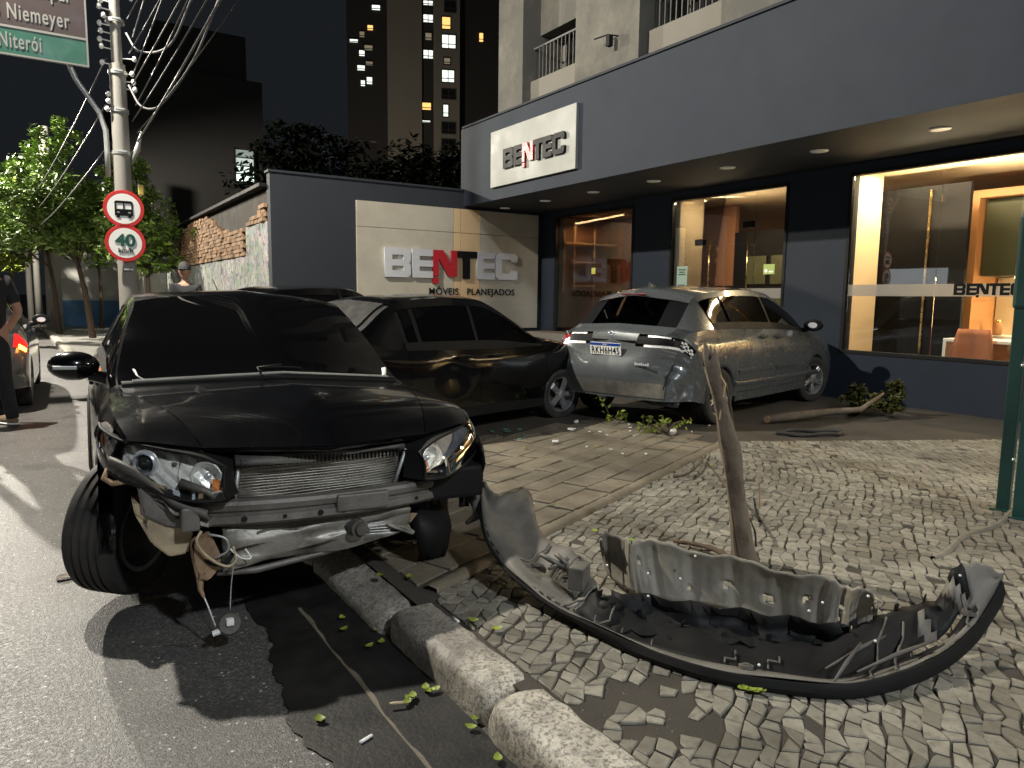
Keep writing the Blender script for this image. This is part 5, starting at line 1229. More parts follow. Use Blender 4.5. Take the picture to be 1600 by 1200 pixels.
for sd in (-1,):
    p,n=sv.at(2.3,2.7,sd,.10); wp=SV.matrix_basis@p
    light('hazard_glow','POINT',(-1.02+math.cos(R(89))*p.x-math.sin(R(89))*p.y,12.45+math.sin(R(89))*p.x+math.cos(R(89))*p.y,p.z),2,(1,.30,.05),.05)
# ------------------------------------------------------------------ torn bumper on the cobbles
def unp(px,py,z):
    d=FW+RT*(px-800)/FPX-UP*(py-600)/FPX; t=(z-CAM_H)/d.z; return Vector((0,0,CAM_H))+d*t
BMP=thing('torn_bumper','torn off black bumper cover lying hollow side up on the cobbles, ragged grey undertray attached','bumper',(2.2,2.0,.13)); bi=Matrix.Translation((-2.2,-2.0,-.13))
Bc=[(751,765,.44),(753,805,.39),(766,850,.32),(795,890,.26),(830,920,.22),(866,945,.195),(912,968,.185),(1000,1008,.175),(1100,1041,.175),(1200,1060,.175),(1318,1068,.18),(1400,1050,.19),(1470,1020,.205),(1522,975,.24),(1549,932,.31),(1562,908,.36)]
Dc=[(756,752,.46),(780,777,.43),(825,766,.43),(845,832,.33),(890,862,.30),(928,905,.25),(945,945,.22),(1000,962,.165),(1100,990,.16),(1200,1005,.16),(1300,1000,.19),(1400,948,.28),(1462,938,.27),(1492,890,.40),(1526,879,.43),(1569,899,.38)]
Bw=cr(np.array([[tuple(unp(*p))] for p in Bc]),6)[:,0]; Dw=cr(np.array([[tuple(unp(*p))] for p in Dc]),6,)[:,0]
nb=len(Bw); Pin=[];Pout=[]
for i in range(nb):
    t=i/(nb-1); b=Vector(Bw[i]); d=Vector(Dw[i]); k=i/6; flat=max(0,min(1,(k-3)/3))*max(0,min(1,(13.5-k)/2)); row=[]
    rag=.006*math.sin(i*1.9)+.010*math.sin(i*.83)*(1 if 3<k<13 else .3)
    for j in range(9):
        s=j/8; p=b.lerp(d,s); dip=math.sin(PI*min(1,s*1.25))*flat
        p.z=p.z*(1-dip*.9)+.150*dip*.9 + (rag*s*s)
        p.z+=.010*math.sin(s*9)*(1-flat)+.006*math.sin(k*2.2+s*5)
        row.append(p)
    Pin.append(row)
    out=Vector((b.x-2.6,b.y-2.3,0)).normalized()
    o1=b+out*.010+Vector((0,0,.001)); o2=b+out*.014-Vector((0,0,.006)); tk=max(0,min(1,(k-5)/2)); o3=b+out*(.018*tk-.045*(1-tk)); o3.z=.135+ (b.z-.19)*.8*(1 if b.z>.19 else 0); o3.z=min(o3.z,o2.z-.004)
    o4=o3-out*.03-Vector((0,0,.0)); Pout.append([b,o1,o2,(o2+o3)/2+out*.006,o3,o4])
def hole(i,j):
    k=i/6
    if 11.2<k<12.9 and j==3: return False           # slit that shows the cobbles
    if 3.9<k<4.9 and 4<=j<=5: return False
    return True
dark=lambda i,j: (5.2<i/6<11.4 and j>=2) or (i/6>=11.4 and i/6<13.2 and j>=1 and math.sin(i*.9+j)>-.6)
q=MB(); q.grid(Pin,mask=lambda i,j:hole(i,j) and not dark(i,j)); q.grid(Pin,1,mask=lambda i,j:hole(i,j) and dark(i,j)); o=q.build('bumper_inner_face',[M('dusty_bumper_inside',(.15,.14,.12),.6,var=.35,scale=5,bump=.15,dirt=(.06,.055,.05),dscale=4,damt=.7),MT['black']],BMP,smooth=True,thick=.003); o.matrix_parent_inverse=bi
q=MB(); q.grid(Pout); o=q.build('bumper_outer_lip',MT['black'],BMP,angle=35); o.matrix_parent_inverse=bi
q=MB()
for i in range(8,40,2):
    p,p2=Vector(Bw[i]),Vector(Bw[min(i+1,nb-1)]); q.tube([p+Vector((.012,.012,.006)),p2+Vector((.012,.012,.006))],.0035,5)
o=q.build('clip_slots',MT['cargap'],BMP,kind='stuff'); o.matrix_parent_inverse=bi
# ribs and pads of the inner face
def bput(mb,name,mat,**k): o=mb.build(name,mat,BMP,**k); o.matrix_parent_inverse=bi; return o
def bp(k,s,dz=0): i=min(int(k*6),nb-1); j=min(int(s*8),8); return Vector(Pin[i][j])+Vector((0,0,dz))
for k,a,b in ((3.3,.3,.9),(4.2,.5,1.),(5.2,.2,.95),(6.2,.15,1.0),(8.4,.3,.7),(9.0,.3,.7),(10.6,.1,.9),(11.,.0,.8),(12.9,.1,.7)):
    q=MB(); n=6; pts=[bp(k+.05*c,a+(b-a)*c/(n-1),.012) for c in range(n)]; q.tube(pts,.0045,5); bput(q,'inner_rib',MT['dustplastic'],smooth=True)
for k,s in ((3.6,.55),(4.4,.7),(8.7,.35),(13.1,.3)):
    q=MB(); c=bp(k,s,.008); q.cyl(c,(.2,.2,1),.026,.012,14); q.cyl(c+Vector((0,0,.006)),(.2,.2,1),.012,.012,10); bput(q,'sensor_boss',MT['dustplastic'],smooth=True,angle=40)
for i in range(34,72,4):
    p=Vector(Pin[i][8]); q=MB(); q.bbox(-.012,.012,-.003,.003,-.005,.03,.002,T=Matrix.Translation(p)@Matrix.Rotation(.4*math.sin(i),4,'Z')@Matrix.Rotation(.3*math.sin(i*2.1),4,'X')); bput(q,'rim_tab',MT['black'])
for i in range(4,44,3):
    p=Vector(Bw[i]); t_=(Vector(Bw[min(i+1,nb-1)])-p).normalized(); q=MB(); q.tube([p+Vector((.02,.015,.004)),p+Vector((.045,.035,.010))],.0025,5); bput(q,'rim_rib',MT['dustplastic'])
# broken fog lamp housing at left
q=MB(); c=unp(872,885,.30)
for a,b_ in (((-.06,.05,.05),(.02,-.02,.0)),((-.03,.06,.03),(.05,.0,-.03)),((.0,.02,.05),(.03,-.03,.01)),((-.05,.0,.0),(.06,.01,.02)),((.02,.03,.04),(.05,-.05,-.04))): q.tube([c+Vector(a),c+Vector(b_)],.010,6)
bput(q,'fog_lamp_cage',MT['dustmetal'],smooth=True)
q=MB(); q.bbox(-.05,.05,-.035,.035,-.05,.05,.008,T=Matrix.Translation(unp(905,900,.27))@Matrix.Rotation(.6,4,'Z')); bput(q,'bumper_bracket',MT['dustplastic'])
q=MB(); q.sphere(unp(952,945,.20),.055,9,sc=(1.1,1,.6)); bput(q,'parking_sensor_housing',MT['black'],smooth=True)
# crossing trusses near the right fog opening
for a,b_ in (((1300,1070,.175),(1345,1005,.23)),((1290,1045,.18),(1400,985,.22)),((1340,1050,.19),(1462,1000,.22))):
    q=MB(); q.tube([unp(*a),(unp(*a)+unp(*b_))/2+Vector((0,0,.006)),unp(*b_)],[.004,.008,.005],6); bput(q,'fog_opening_strut',MT['dustplastic'],smooth=True)
# black deeper layer in the middle
q=MB(); P=[]
for i in range(25):
    px=955+i*15.5; 
    P.append([unp(px,922+ (px-955)*.155+4*math.sin(i*1.3),.25),unp(px,940+(px-955)*.14+5*math.sin(i*.9),.20),unp(px,962+(px-955)*.12+6*math.sin(i*1.7),.165),unp(px,985+(px-955)*.10+5*math.sin(i*2.3),.16)])
q.grid(P); bput(q,'grille_layer',MT['black'],smooth=True,thick=.004)
# undertray: ribbed plate with clip holes, leaning back
top=[(938,840),(948,832),(975,838),(984,850),(998,842),(1040,850),(1100,862),(1160,876),(1230,893),(1290,905),(1320,912),(1345,922),(1368,928),(1372,945)]
bot=[(945,875),(955,890),(972,902),(990,912),(1010,918),(1050,925),(1105,932),(1165,945),(1230,960),(1275,972),(1310,985),(1335,992),(1360,990),(1374,962)]
a=cr(np.array([[tuple(unp(x,y,.40-.02*(x-940)/430))] for x,y in top]),8)[:,0]; b=cr(np.array([[tuple(unp(x,y+14,.165))] for x,y in bot]),8)[:,0]
P=[]; nn=len(a); ur=random.Random(2); back=Vector((.35,.75,0)).normalized()
for i in range(nn):
    row=[]
    for j in range(15):
        s=j/14; p=Vector(a[i]).lerp(Vector(b[i]),s); rib=.013*(1 if (i%9) in (0,1) else 0)+.004*math.sin(i*.23)-(.008 if (i%9)==5 and 3<j<12 else 0)
        p+=back*(rib*(1 if .12<s<.95 else .3)+.02*math.sin(PI*s))+Vector((0,0,.004*math.sin(i*1.1)*(1-s)+(.010*math.sin(i*.37)*(1 if s<.1 else 0))))
        row.append(p)
    P.append(row)
holes={(30,5),(31,5),(30,6),(31,6),(34,8),(52,7),(53,7),(52,8),(60,8),(61,8),(60,9),(61,9),(68,6),(69,6),(68,7),(80,6),(81,6),(82,6),(80,9),(81,9),(86,10),(87,10),(88,9),(89,9),(96,4),(24,3),(44,10),(100,9)}
q=MB(); q.grid(P,mask=lambda i,j:(i,j) not in holes and not (i<3 and j<2) and not(i>nn-8 and j<3 and i%3)); bput(q,'undertray',M('undertray_plastic',(.27,.25,.205),.65,var=.3,scale=5,bump=.15,dirt=(.10,.09,.075),dscale=4,damt=.6),smooth=True,thick=.003)
q=MB()
for (px,py,z) in [(1085,868,.385),(1012,895,.31),(1062,903,.3),(1012,930,.25),(1354,930,.38),(1283,940,.32),(1262,953,.28),(1365,1000,.22),(1184,1037,.18),(948,882,.3),(834,786,.41),(1497,898,.385)]:
    q.sphere(unp(px,py,z)-FW*.012,.0055,4)
bput(q,'clips',MT['white'],smooth=True,kind='stuff')

# ------------------------------------------------------------------ broken stump
ST=thing('broken_stump','leaning splintered wooden stump of a snapped street tree, standing in the cobbles','stump',(2.92,2.32,.10))
base=Vector((0,0,0)); tp=Vector((-.235,.07,1.10))
q=MB(); n=14; rows=[]; sr=random.Random(9); shp=[1+.10*math.sin(k*2.1)+.07*math.sin(k*4.7+1) for k in range(n)]
for i in range(26):
    t=i/25; c=base.lerp(tp,t)+Vector((.02*math.sin(t*5),.012*math.sin(t*7),0)); r=.053-.018*t+.006*math.sin(t*14)+(.012 if t<.05 else 0); row=[]
    for k in range(n):
        a=2*PI*k/n; rr1=r*shp[k]*(1+.05*math.sin(i*.9+k*1.7))
        z=c.z
        if i==25: z+=.05*math.sin(k*1.3)+sr.uniform(-.03,.03); rr1*=.72
        if i==24: z+=.02*math.sin(k*1.3)
        row.append((c.x+math.cos(a)*rr1*.95,c.y+math.sin(a)*rr1,z))
    rows.append(row+[row[0]])
q.grid(rows); q.add(rows[-1][:-1]+[tuple(tp-Vector((0,0,.03)))],[(k,(k+1)%n,n) for k in range(n)])
wood=M('weathered_wood',(.15,.12,.088),.85,var=.35,scale=7,bump=.6,bscale=45,dirt=(.06,.042,.028),dscale=5,damt=.7)
q.build('trunk',wood,ST,smooth=True,angle=55)
q=MB()
for (t0,t1,off,r_) in ((.02,.30,(.062,.0,0),.008),(.10,.24,(.075,-.02,0),.006),(.55,.95,(.045,-.01,0),.007),(.30,.6,(.05,-.012,0),.006),(.05,.5,(-.058,-.015,0),.005)):
    a_,b_=base.lerp(tp,t0),base.lerp(tp,t1); o_=Vector(off); q.tube([a_+o_,a_.lerp(b_,.5)+o_*1.05+Vector((.006,0,0)),b_+o_*.85],[r_,r_*.9,.002],5)
q.build('bark_slivers',M('torn_bark',(.07,.05,.035),.9,var=.4),ST,kind='stuff')
sharp=M('fresh_split_wood',(.42,.28,.15),.8,var=.3,scale=10)
q=MB(); q.tube([Vector((-.215,.03,.78)),Vector((-.200,.02,.95)),Vector((-.245,.05,1.05))],[.004,.008,.002],5); q.build('splinter',sharp,ST); q=MB(); q.tube([Vector((.045,-.03,.32)),Vector((.02,-.035,.48))],[.006,.002],5); q.build('splinter',sharp,ST)
def stick(name,lab,pts,r,mat=None,z=.155,parent=None):
    P_=[unp(*p) if len(p)==3 else unp(p[0],p[1],z) for p in pts]; c=P_[0].copy(); o=None
    q=MB(); pc=cr(np.array([[tuple(p-c)] for p in P_]),4)[:,0]; m=len(pc); q.tube([tuple(p) for p in pc],[r*(1-.6*i/m)*(1+.2*math.sin(i*2.3)) for i in range(m)],7)
    o=q.build(name,mat or MT['bark'],None,smooth=True,loc=c); props(o,lab,'branch'); return o
stick('broken_branch','thin dark strip of bark leaning against the left side of the stump',[(1155,800,.30),(1150,785,.32),(1130,755,.30),(1106,724,.24)],.011)
stick('broken_branch','curved dark branch lying on the cobbles left of the stump foot',[(1168,880,.15),(1142,872,.19),(1115,858,.18),(1085,850,.16),(1052,846,.15)],.020)
stick('twig','short black twig standing right of the stump',[(1188,815,.18),(1182,800,.22),(1178,778,.27)],.010,MT['black'])
stick('broken_branch','reddish twig curling beside the border strip',[(1052,745,.15),(1070,742,.17),(1090,728,.17),(1103,712,.15)],.012)

# ------------------------------------------------------------------ green posts at right
for nm,lab,x,y,hh,w_ in (('green_post','dark green square iron post at the right edge, nearer the shop',5.14,2.10,1.90,.036),('green_post','dark green square iron post at the very right edge, nearer the viewer',5.03,1.96,1.98,.036)):
    g=thing(nm,lab,'post',(x,y,.12),R(12)); 
    q=MB(); q.bbox(-w_,w_,-w_,w_,0,hh,.006); q.build('shaft',MT['greenpost'],g)
    q=MB(); q.bbox(-w_-.012,w_+.012,-w_-.012,w_+.012,hh-.60,hh-.02,.02); q.build('upper_sleeve',MT['greenpost'],g)
    q=MB(); q.bbox(-w_-.03,w_+.03,-w_-.03,w_+.03,0,.02,.005); q.build('base_plate',MT['greenpost'],g)
    if hh<1.95:
        q=MB()
        for k in range(3): q.tube([(.03*math.cos(t*.7),.03*math.sin(t*.7),hh+.03+.045*k+.006*math.sin(t)) for t in range(10)],.006,5)
        q.cyl((0,0,hh+.08),(0,0,1),.008,.16,6); q.bbox(-.06,.05,-.006,.006,hh+.055,hh+.065,.002); q.build('wire_finial',MT['steelgal'],g,smooth=True,angle=40)
    for z in (1.25,.95,.35):
        q=MB(); q.sphere((-w_-.004,-w_-.002,z),.010,5); q.build('bolt_head',MT['chrome'],g,smooth=True)

# ------------------------------------------------------------------ utility pole with signs and cables
PO=thing('utility_pole','concrete utility pole behind the wrecked saloon carrying two round signs and cables','pole',(.905,10.4,.12))
q=MB(); q.tube([(0,0,0),(0,0,3),(0,0,4.1)],[.118,.098,.088],28); q.build('shaft',MT['pole'],PO,smooth=True,angle=50); q=MB(); q.tube([(-.0,0,4.101),(.0,0,8)],[.06,.05],20); q.build('upper_shaft',MT['pole'],PO,smooth=True,angle=50)
for z in (1.62,2.25,3.05,3.55,4.0,4.6):
    q=MB(); q.lathe([(.090,-.02),(.106,-.02),(.106,.02),(.090,.02)],24,axis='z',T=Matrix.Translation((0,0,z))); q.bbox(-.05,.05,-.15,-.12,z-.012,z+.012,.004); q.build('clamp_band',MT['steelgal'],PO,smooth=True,angle=40)
q=MB(); q.tube([(-.16,-.02,2.75),(-.155,-.02,3.05),(-.16,-.02,3.3),(-.22,-.02,3.5),(-.45,-.05,3.85),(-.62,-.08,4.3),(-.9,-.08,5.5)],.030,12); q.build('sign_arm',MT['steelgal'],PO,smooth=True)
q=MB(); ir=random.Random(8)
for k in range(16):
    x=ir.choice((-.17,-.13,.13,.17)); z=3.55+k*.09; q.sphere((x+ir.uniform(-.02,.02),-.05+ir.uniform(-.03,.03),z),.028,5,sc=(1,1,1.3)); q.tube([(0,0,z),(x,-.04,z)],.008,5)
q.build('insulators',MT['white'],PO,smooth=True)
q=MB(); q.tube([(.10,-.05,2.92),(.17,-.08,3.1),(.22,-.1,3.32)],[.012,.035,.012],8); q.build('cable_dead_end',MT['steelgal'],PO,smooth=True)
q=MB(); q.bbox(.16,.22,-.08,-.02,2.55,2.68,.01); q.build('junction_box',M('yellow_box',(.5,.38,.08),.5),PO)
def disc_sign(lab,z,name):
    g=thing(name,lab,'road sign',(.885,10.4-.16,z),R(-4))
    T=Matrix.Rotation(R(90),4,'X')
    q=MB(); q.lathe([(0,-.004),(.222,-.004),(.225,0),(.222,.004),(.180,.004)],40,axis='z',T=T); q.build('rim',MT['red'],g,smooth=True,angle=30)
    q=MB(); q.lathe([(.182,.0045),(0,.0045)],40,axis='z',T=T); q.build('face',MT['white'],g)
    q=MB(); q.bbox(-.03,.03,.006,.05,-.03,.03,.004); q.build('clamp',MT['steelgal'],g); return g
g=disc_sign('round no buses sign with red rim, upper on the pole',2.50-.02,'road_sign')
bm_=MB()
bus=[[(-.10,-.085),(-.10,.08),(-.08,.095),(.08,.095),(.10,.08),(.10,-.085),(.08,-.085),(.08,-.11),(.045,-.11),(.045,-.085),(-.045,-.085),(-.045,-.11),(-.08,-.11),(-.08,-.085)],[(-.082,-.005),(-.008,-.005),(-.008,.065),(-.082,.065)],[(.008,-.005),(.082,-.005),(.082,.065),(.008,.065)],[(-.075,-.055),(-.045,-.055),(-.045,-.035),(-.075,-.035)],[(.045,-.055),(.075,-.055),(.075,-.035),(.045,-.035)]]
outline('bus_symbol',bus,MT['blackgloss'],g,frame4((0,-.008,0),(1,0,0),(0,0,1)),.0015)
g=disc_sign('round 40 km/h speed limit sign, lower on the pole',2.065,'road_sign')
gt=M('sign_digit_green',(.004,.07,.045),.4); text('speed_limit','40',.20,gt,g,frame4((0,-.009,-.035),(1,0,0),(0,0,1)),.0015,.007,1.1,'CENTER'); text('unit','km/h',.072,MT['blackgloss'],g,frame4((0,-.009,-.115),(1,0,0),(0,0,1)),.0015,.002,1.15,'CENTER')
# direction sign
DS=thing('direction_sign','brown and green overhead direction sign cut by the top left corner','road sign',(.6,10.25,4.08)); di=Matrix.Translation((-.6,-10.25,-4.08))
def dsp(mb,name,mat,**k): o=mb.build(name,mat,DS,**k); o.matrix_parent_inverse=di; return o
q=MB(); q.box(-1.7,.598,10.26,10.29,4.10,5.15); dsp(q,'back_plate',MT['steelgal'])
q=MB(); q.box(-1.68,.578,10.252,10.259,4.425,5.13); dsp(q,'brown_panel',MT['brown']); q=MB(); q.box(-1.68,.578,10.252,10.259,4.12,4.395); dsp(q,'green_panel',MT['greengl'])
q=MB()
for (a_,b_,c_,d_) in ((-1.7,.598,4.10,4.118),(-1.7,.598,4.397,4.422),(.58,.598,4.118,4.397),(.58,.598,4.422,5.15)): q.box(a_,b_,10.247,10.2515,c_,d_)
dsp(q,'white_border',MT['letters'])
for s_,x,z,wd in (('Niterói',-.27,4.185,.40),('Caminho Niemeyer',-.78,4.50,1.20),('Teatro Municipal',-.72,4.79,1.14)):
    o=text('lettering',s_,.235,MT['letters'],DS,frame4((x,10.247,z),(1,0,0),(0,0,1)),.001,.003,1,'LEFT',1.15,width=wd); o.matrix_parent_inverse=di
# cables
cabm=M('cable_sheath',(.035,.035,.04),.5,var=.1); cabl=M('pale_cable',(.13,.13,.135),.5)
def cable(lab,a_,b_,sag,r,mat,n=18):
    a_,b_=Vector(a_),Vector(b_); q=MB(); q.tube([a_.lerp(b_,i/n)-Vector((0,0,4*sag*(i/n)*(1-i/n)))-a_ for i in range(n+1)],r,5)
    o=q.build('cable',mat,None,smooth=True,loc=a_); props(o,lab,'cable','cables running along the street from the pole'); return o
for k,(z,x2,z2,r) in enumerate([(3.32,1.55,4.55,.011),(3.55,1.65,4.75,.008),(3.75,1.45,5.0,.008),(3.95,1.7,5.1,.008),(4.15,1.3,5.3,.009),(4.35,1.75,5.45,.008),(4.55,1.2,5.7,.008),(4.75,1.9,5.9,.008),(3.42,1.85,4.6,.006)]):
    cable('%s cable running overhead from the pole, %s up the pole'%('dark' if k%3 else 'paler',('lowest','third lowest','fifth lowest','fourth from the top','third from the top','second from the top','next to topmost bracket','topmost','second lowest')[min(k,8)]),(1.03 if k%2 else 1.08,10.3,z),(x2,1.,z2),.12+.03*(k%3),r,cabm if k%3 else cabl)
for k,(z,z2) in enumerate([(3.3,4.2),(3.8,4.6),(4.3,5.0)]): cable('thin dark cable running away from the pole over the street trees, %s one'%('lowest','middle','highest')[k],(.8,10.5,z),(-1.2,42,z2),.5,.012,cabm)
for k,(a_,b_,c_) in enumerate([((1.0,10.2,4.55),(1.35,9.4,4.25),(1.65,8.0,4.95)),((1.0,10.2,3.95),(1.25,9.6,3.62),(1.62,8.0,4.35))]):
    q=MB(); pc=cr(np.array([[a_],[(1.1,10.0,b_[2]+.06)],[b_],[(1.5,8.8,(b_[2]+c_[2])/2-.02)],[c_]],float),5)[:,0]; q.tube([tuple(p) for p in pc],.013,6); o=q.build('cable_loop',cabl,None,smooth=True); props(o,'pale cable loop hanging beside the pole, %s one'%('upper','lower')[k],'cable')

# ------------------------------------------------------------------ lamps that light the street
def lamp_post(L,px,py,lab,arm=True):
    g=thing('street_or_added_lamp',lab,'street lamp',(px,py,0)); q=MB(); q.tube([(0,0,0),(0,0,L.z+.1)],[.09,.055],12); q.build('post',MT['pole'],g,smooth=True)
    q=MB(); q.tube([(0,0,L.z-.2),(0,0,L.z+.2),(L.x-px,L.y-py,L.z+.12)],.035,8); q.build('arm',MT['steelgal'],g,smooth=True)
    q=MB(); q.bbox(L.x-px-.28,L.x-px+.28,L.y-py-.14,L.y-py+.14,L.z,L.z+.1,.03); q.build('lamp_head',MT['steelgal'],g)
    q=MB(); q.box(L.x-px-.2,L.x-px+.2,L.y-py-.1,L.y-py+.1,L.z-.012,L.z-.002); q.build('lamp_lens',emis('lamp_lens',(1,.94,.82),12),g)
lamp_post(L1,-4.6,9.6,'tall street lamp over the road beside the standing man'); lamp_post(L2,7.1,-.8,'low lamp post on the pavement by the shop'); lamp_post(L3,.4,-7,'tall street lamp behind the viewer'); lamp_post(L4,-6.6,27,'tall street lamp far along the road')

g=thing('street_or_added_lamp','low added lamp hidden behind the side wall to brighten the tower','street lamp',(15.6,41,0)); q=MB(); q.tube([(0,0,0),(0,0,5.9)],[.08,.05],10); q.build('post',MT['pole'],g,smooth=True); q=MB(); q.bbox(-.25,.25,-.12,.12,5.9,6.0,.03); q.build('lamp_head',MT['steelgal'],g)
light('tower_fill_light','POINT',(15.6,41,6.3),1500,(1,.85,.65),.3)  # unseen lamp, added to brighten the tower face
# ------------------------------------------------------------------ vegetation
def leaves(n,blobs,size,seed,flat=.5):
    r=np.random.default_rng(seed); V=[];
    tot=sum(b[3]*b[4]*b[5] for b in blobs)
    for b in blobs:
        m=int(n*b[3]*b[4]*b[5]/tot); d=r.normal(size=(m,3)); d/=np.linalg.norm(d,axis=1,keepdims=True); rad=r.random((m,1))**.45
        # clumping
        cl=r.normal(size=(max(6,m//45),3)); cl/=np.linalg.norm(cl,axis=1,keepdims=True); cl*=r.random((len(cl),1))**.4
        p=cl[r.integers(0,len(cl),m)]+d*rad*.24; V.append(p*np.array(b[3:6])+np.array(b[:3]))
    C=np.concatenate(V); m=len(C); a=r.normal(size=(m,3)); a[:,2]*=flat; a/=np.linalg.norm(a,axis=1,keepdims=True); up=r.normal(size=(m,3))*.5+np.array([0,0,1]); b_=np.cross(a,up); b_/=np.linalg.norm(b_,axis=1,keepdims=True)
    s=size*(.6+.8*r.random((m,1))); q=np.stack([C-a*s,C-b_*s*.42,C+a*s,C+b_*s*.42],1).reshape(-1,3)
    return q,m
def leafmesh(name,q,m,mat,parent,loc=None):
    me=bpy.data.meshes.new(name); me.vertices.add(len(q)); me.vertices.foreach_set('co',q.ravel()); me.loops.add(4*m); me.loops.foreach_set('vertex_index',np.arange(4*m)); me.polygons.add(m); me.polygons.foreach_set('loop_start',np.arange(0,4*m,4)); me.update(); me.validate(); me.materials.append(mat); return link(name,me,parent,loc)
def tree(name,lab,x,y,h,trunk,blobs,n,size,mat,seed,lean=(0,0),group=None):
    g=thing(name,lab,'tree',(x,y,.12),group=group); tr=random.Random(seed); q=MB()
    tpv=Vector((lean[0],lean[1],h)); q.tube([(0,0,0),tuple(tpv*.5+Vector((.05,0,0))),tuple(tpv)],[trunk,trunk*.75,trunk*.5],9)
    for b in blobs:
        for k in range(2):
            e=Vector((b[0]+tr.uniform(-.5,.5)*b[3],b[1]+tr.uniform(-.5,.5)*b[4],b[2]+tr.uniform(-.2,.6)*b[5])); s0=tpv*tr.uniform(.75,1.); q.tube([s0,s0.lerp(e,.5)+Vector((0,0,.15)),e],[trunk*.4,trunk*.22,.01],6)
    q.build('trunk',MT['bark'],g,smooth=True); qq,m=leaves(n,blobs,size,seed); leafmesh('crown',qq,m,mat,g); return g
tree('street_tree','bright green street tree with slender leaning trunk, nearest the utility pole',1.15,24.6,2.6,.10,[(-.9,-.2,3.9,1.5,1.4,1.2),(-1.6,-.5,3.1,1.1,1.1,.8),(.4,.2,3.6,1.3,1.3,1.1),(-.8,0,5.3,.8,.8,1.0),(-.2,-.8,2.9,1.1,1.,.6)],11000,.085,MT['leaf'],1,(-.35,0))
tree('street_tree','green street tree with slim trunk left of the nearest one',.35,27.5,2.7,.09,[(-.9,0,3.6,1.6,1.4,1.0),(-1.8,.2,2.9,1.0,1.,.7),(-.4,0,4.7,1.0,1.,.8)],8000,.095,MT['leaf'],2,(-.2,0))
tree('street_tree','yellowish green street tree low at the far left edge',-.9,30,2.4,.09,[(-.4,0,2.9,1.3,1.2,.9),(-.3,0,4.1,1.3,1.2,1.)],7000,.10,MT['leafy'],3)
tree('street_tree','dark leafed tree growing between the pole and the graffiti wall',2.35,22.5,2.4,.09,[(-.1,0,3.1,.95,1.1,1.1),(.3,0,2.3,.8,1.,.6),(-.3,0,4.4,.7,.8,.8)],7000,.085,MT['leaf'],4,(.1,0))
tree('street_tree','small tree with thin trunk furthest along the pavement',1.75,31,2.6,.08,[(0,0,3.6,1.6,1.2,1.2)],4000,.11,MT['leaf'],5)
tree('wall_shrub','wild shrub sprouting above the broken brick wall',4.6,20.5,2.6,.05,[(-.2,0,2.9,1.0,1.,.45),(.5,-1.,3.2,.7,.8,.35),(-.5,1.4,2.6,.6,.7,.4)],1600,.07,MT['leaf'],6)
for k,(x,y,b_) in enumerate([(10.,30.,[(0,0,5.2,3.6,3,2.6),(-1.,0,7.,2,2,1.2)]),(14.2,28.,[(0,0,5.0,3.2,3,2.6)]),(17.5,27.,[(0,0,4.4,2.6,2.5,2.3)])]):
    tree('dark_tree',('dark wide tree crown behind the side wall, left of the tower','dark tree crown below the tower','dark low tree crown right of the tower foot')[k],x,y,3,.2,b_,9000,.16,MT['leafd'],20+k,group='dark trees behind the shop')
PL=thing('second_pole','pale round concrete pole among the street trees','pole',(.3,30.4,.1)); q=MB(); q.tube([(0,0,0),(0,0,3.2),(0,0,7)],[.26,.22,.16],16); q.build('shaft',MT['pole'],PL,smooth=True)
for k,(x,y) in enumerate([(-.2,36),(-.55,41)]):
    g=thing('far_pole','slim pale pole far along the pavement, %s'%('nearer one','further one')[k],'pole',(x,y,.1)); q=MB(); q.tube([(0,0,0),(0,0,6)],[.14,.1],10); q.build('shaft',MT['pole'],g,smooth=True)
# torn branch with leaves behind the stump and sapling by the wall
def leafy_branch(name,lab,px,py,n,length,seed,mat,size=.035):
    c=unp(px,py,.14); g=thing(name,lab,'branch',tuple(c)); br_=random.Random(seed); q=MB(); L_=[]
    for k in range(n):
        a=br_.uniform(0,2*PI); e=Vector((math.cos(a)*length*br_.uniform(.4,1),math.sin(a)*length*br_.uniform(.4,1),br_.uniform(.02,.26))); q.tube([(0,0,.02),tuple(e*.5+Vector((0,0,.05))),tuple(e)],[.008,.005,.002],5)
        for t in (.5,.7,.85,1.): L_.append(e*t+Vector((0,0,.05*(1-t))))
    q.build('stems',MT['bark'],g,smooth=True); r=np.random.default_rng(seed); C=np.repeat(np.array([tuple(v) for v in L_]),3,0)+r.normal(size=(len(L_)*3,3))*.02; m=len(C)
    a=r.normal(size=(m,3)); a/=np.linalg.norm(a,axis=1,keepdims=True); u=r.normal(size=(m,3)); b_=np.cross(a,u); b_/=np.linalg.norm(b_,axis=1,keepdims=True); s=size*(.6+.7*r.random((m,1)))
    qq=np.stack([C-a*s,C-b_*s*.45,C+a*s,C+b_*s*.45],1).reshape(-1,3); leafmesh('leaves',qq,m,mat,g)
leafy_branch('leafy_branch','torn leafy branch on the paving right behind the grey hatchback',1040,680,9,.42,1,MT['leafy'],.032)
leafy_branch('leafy_branch','small leafy sprig below the grey hatchback bumper, left of the larger branch',955,660,4,.2,2,MT['leafy'],.03)
SP=thing('fallen_sapling','snapped sapling lying along the ground to the shop wall, mossy yellow leaves at its crown','tree',tuple(unp(1200,655,.15)))
o0=unp(1200,655,.15); q=MB(); pts=[unp(1200,655,.17)-o0,unp(1240,650,.20)-o0,unp(1300,643,.22)-o0,unp(1345,640,.26)-o0,unp(1380,615,.4)-o0]; q.tube(pts,[.045,.05,.04,.03,.015],9); q.build('trunk',wood,SP,smooth=True)
q=MB(); q.cyl(pts[0]+Vector((-.01,0,0)),(1,.1,0),.04,.03,9); q.build('split_end',sharp,SP)
vv=[]
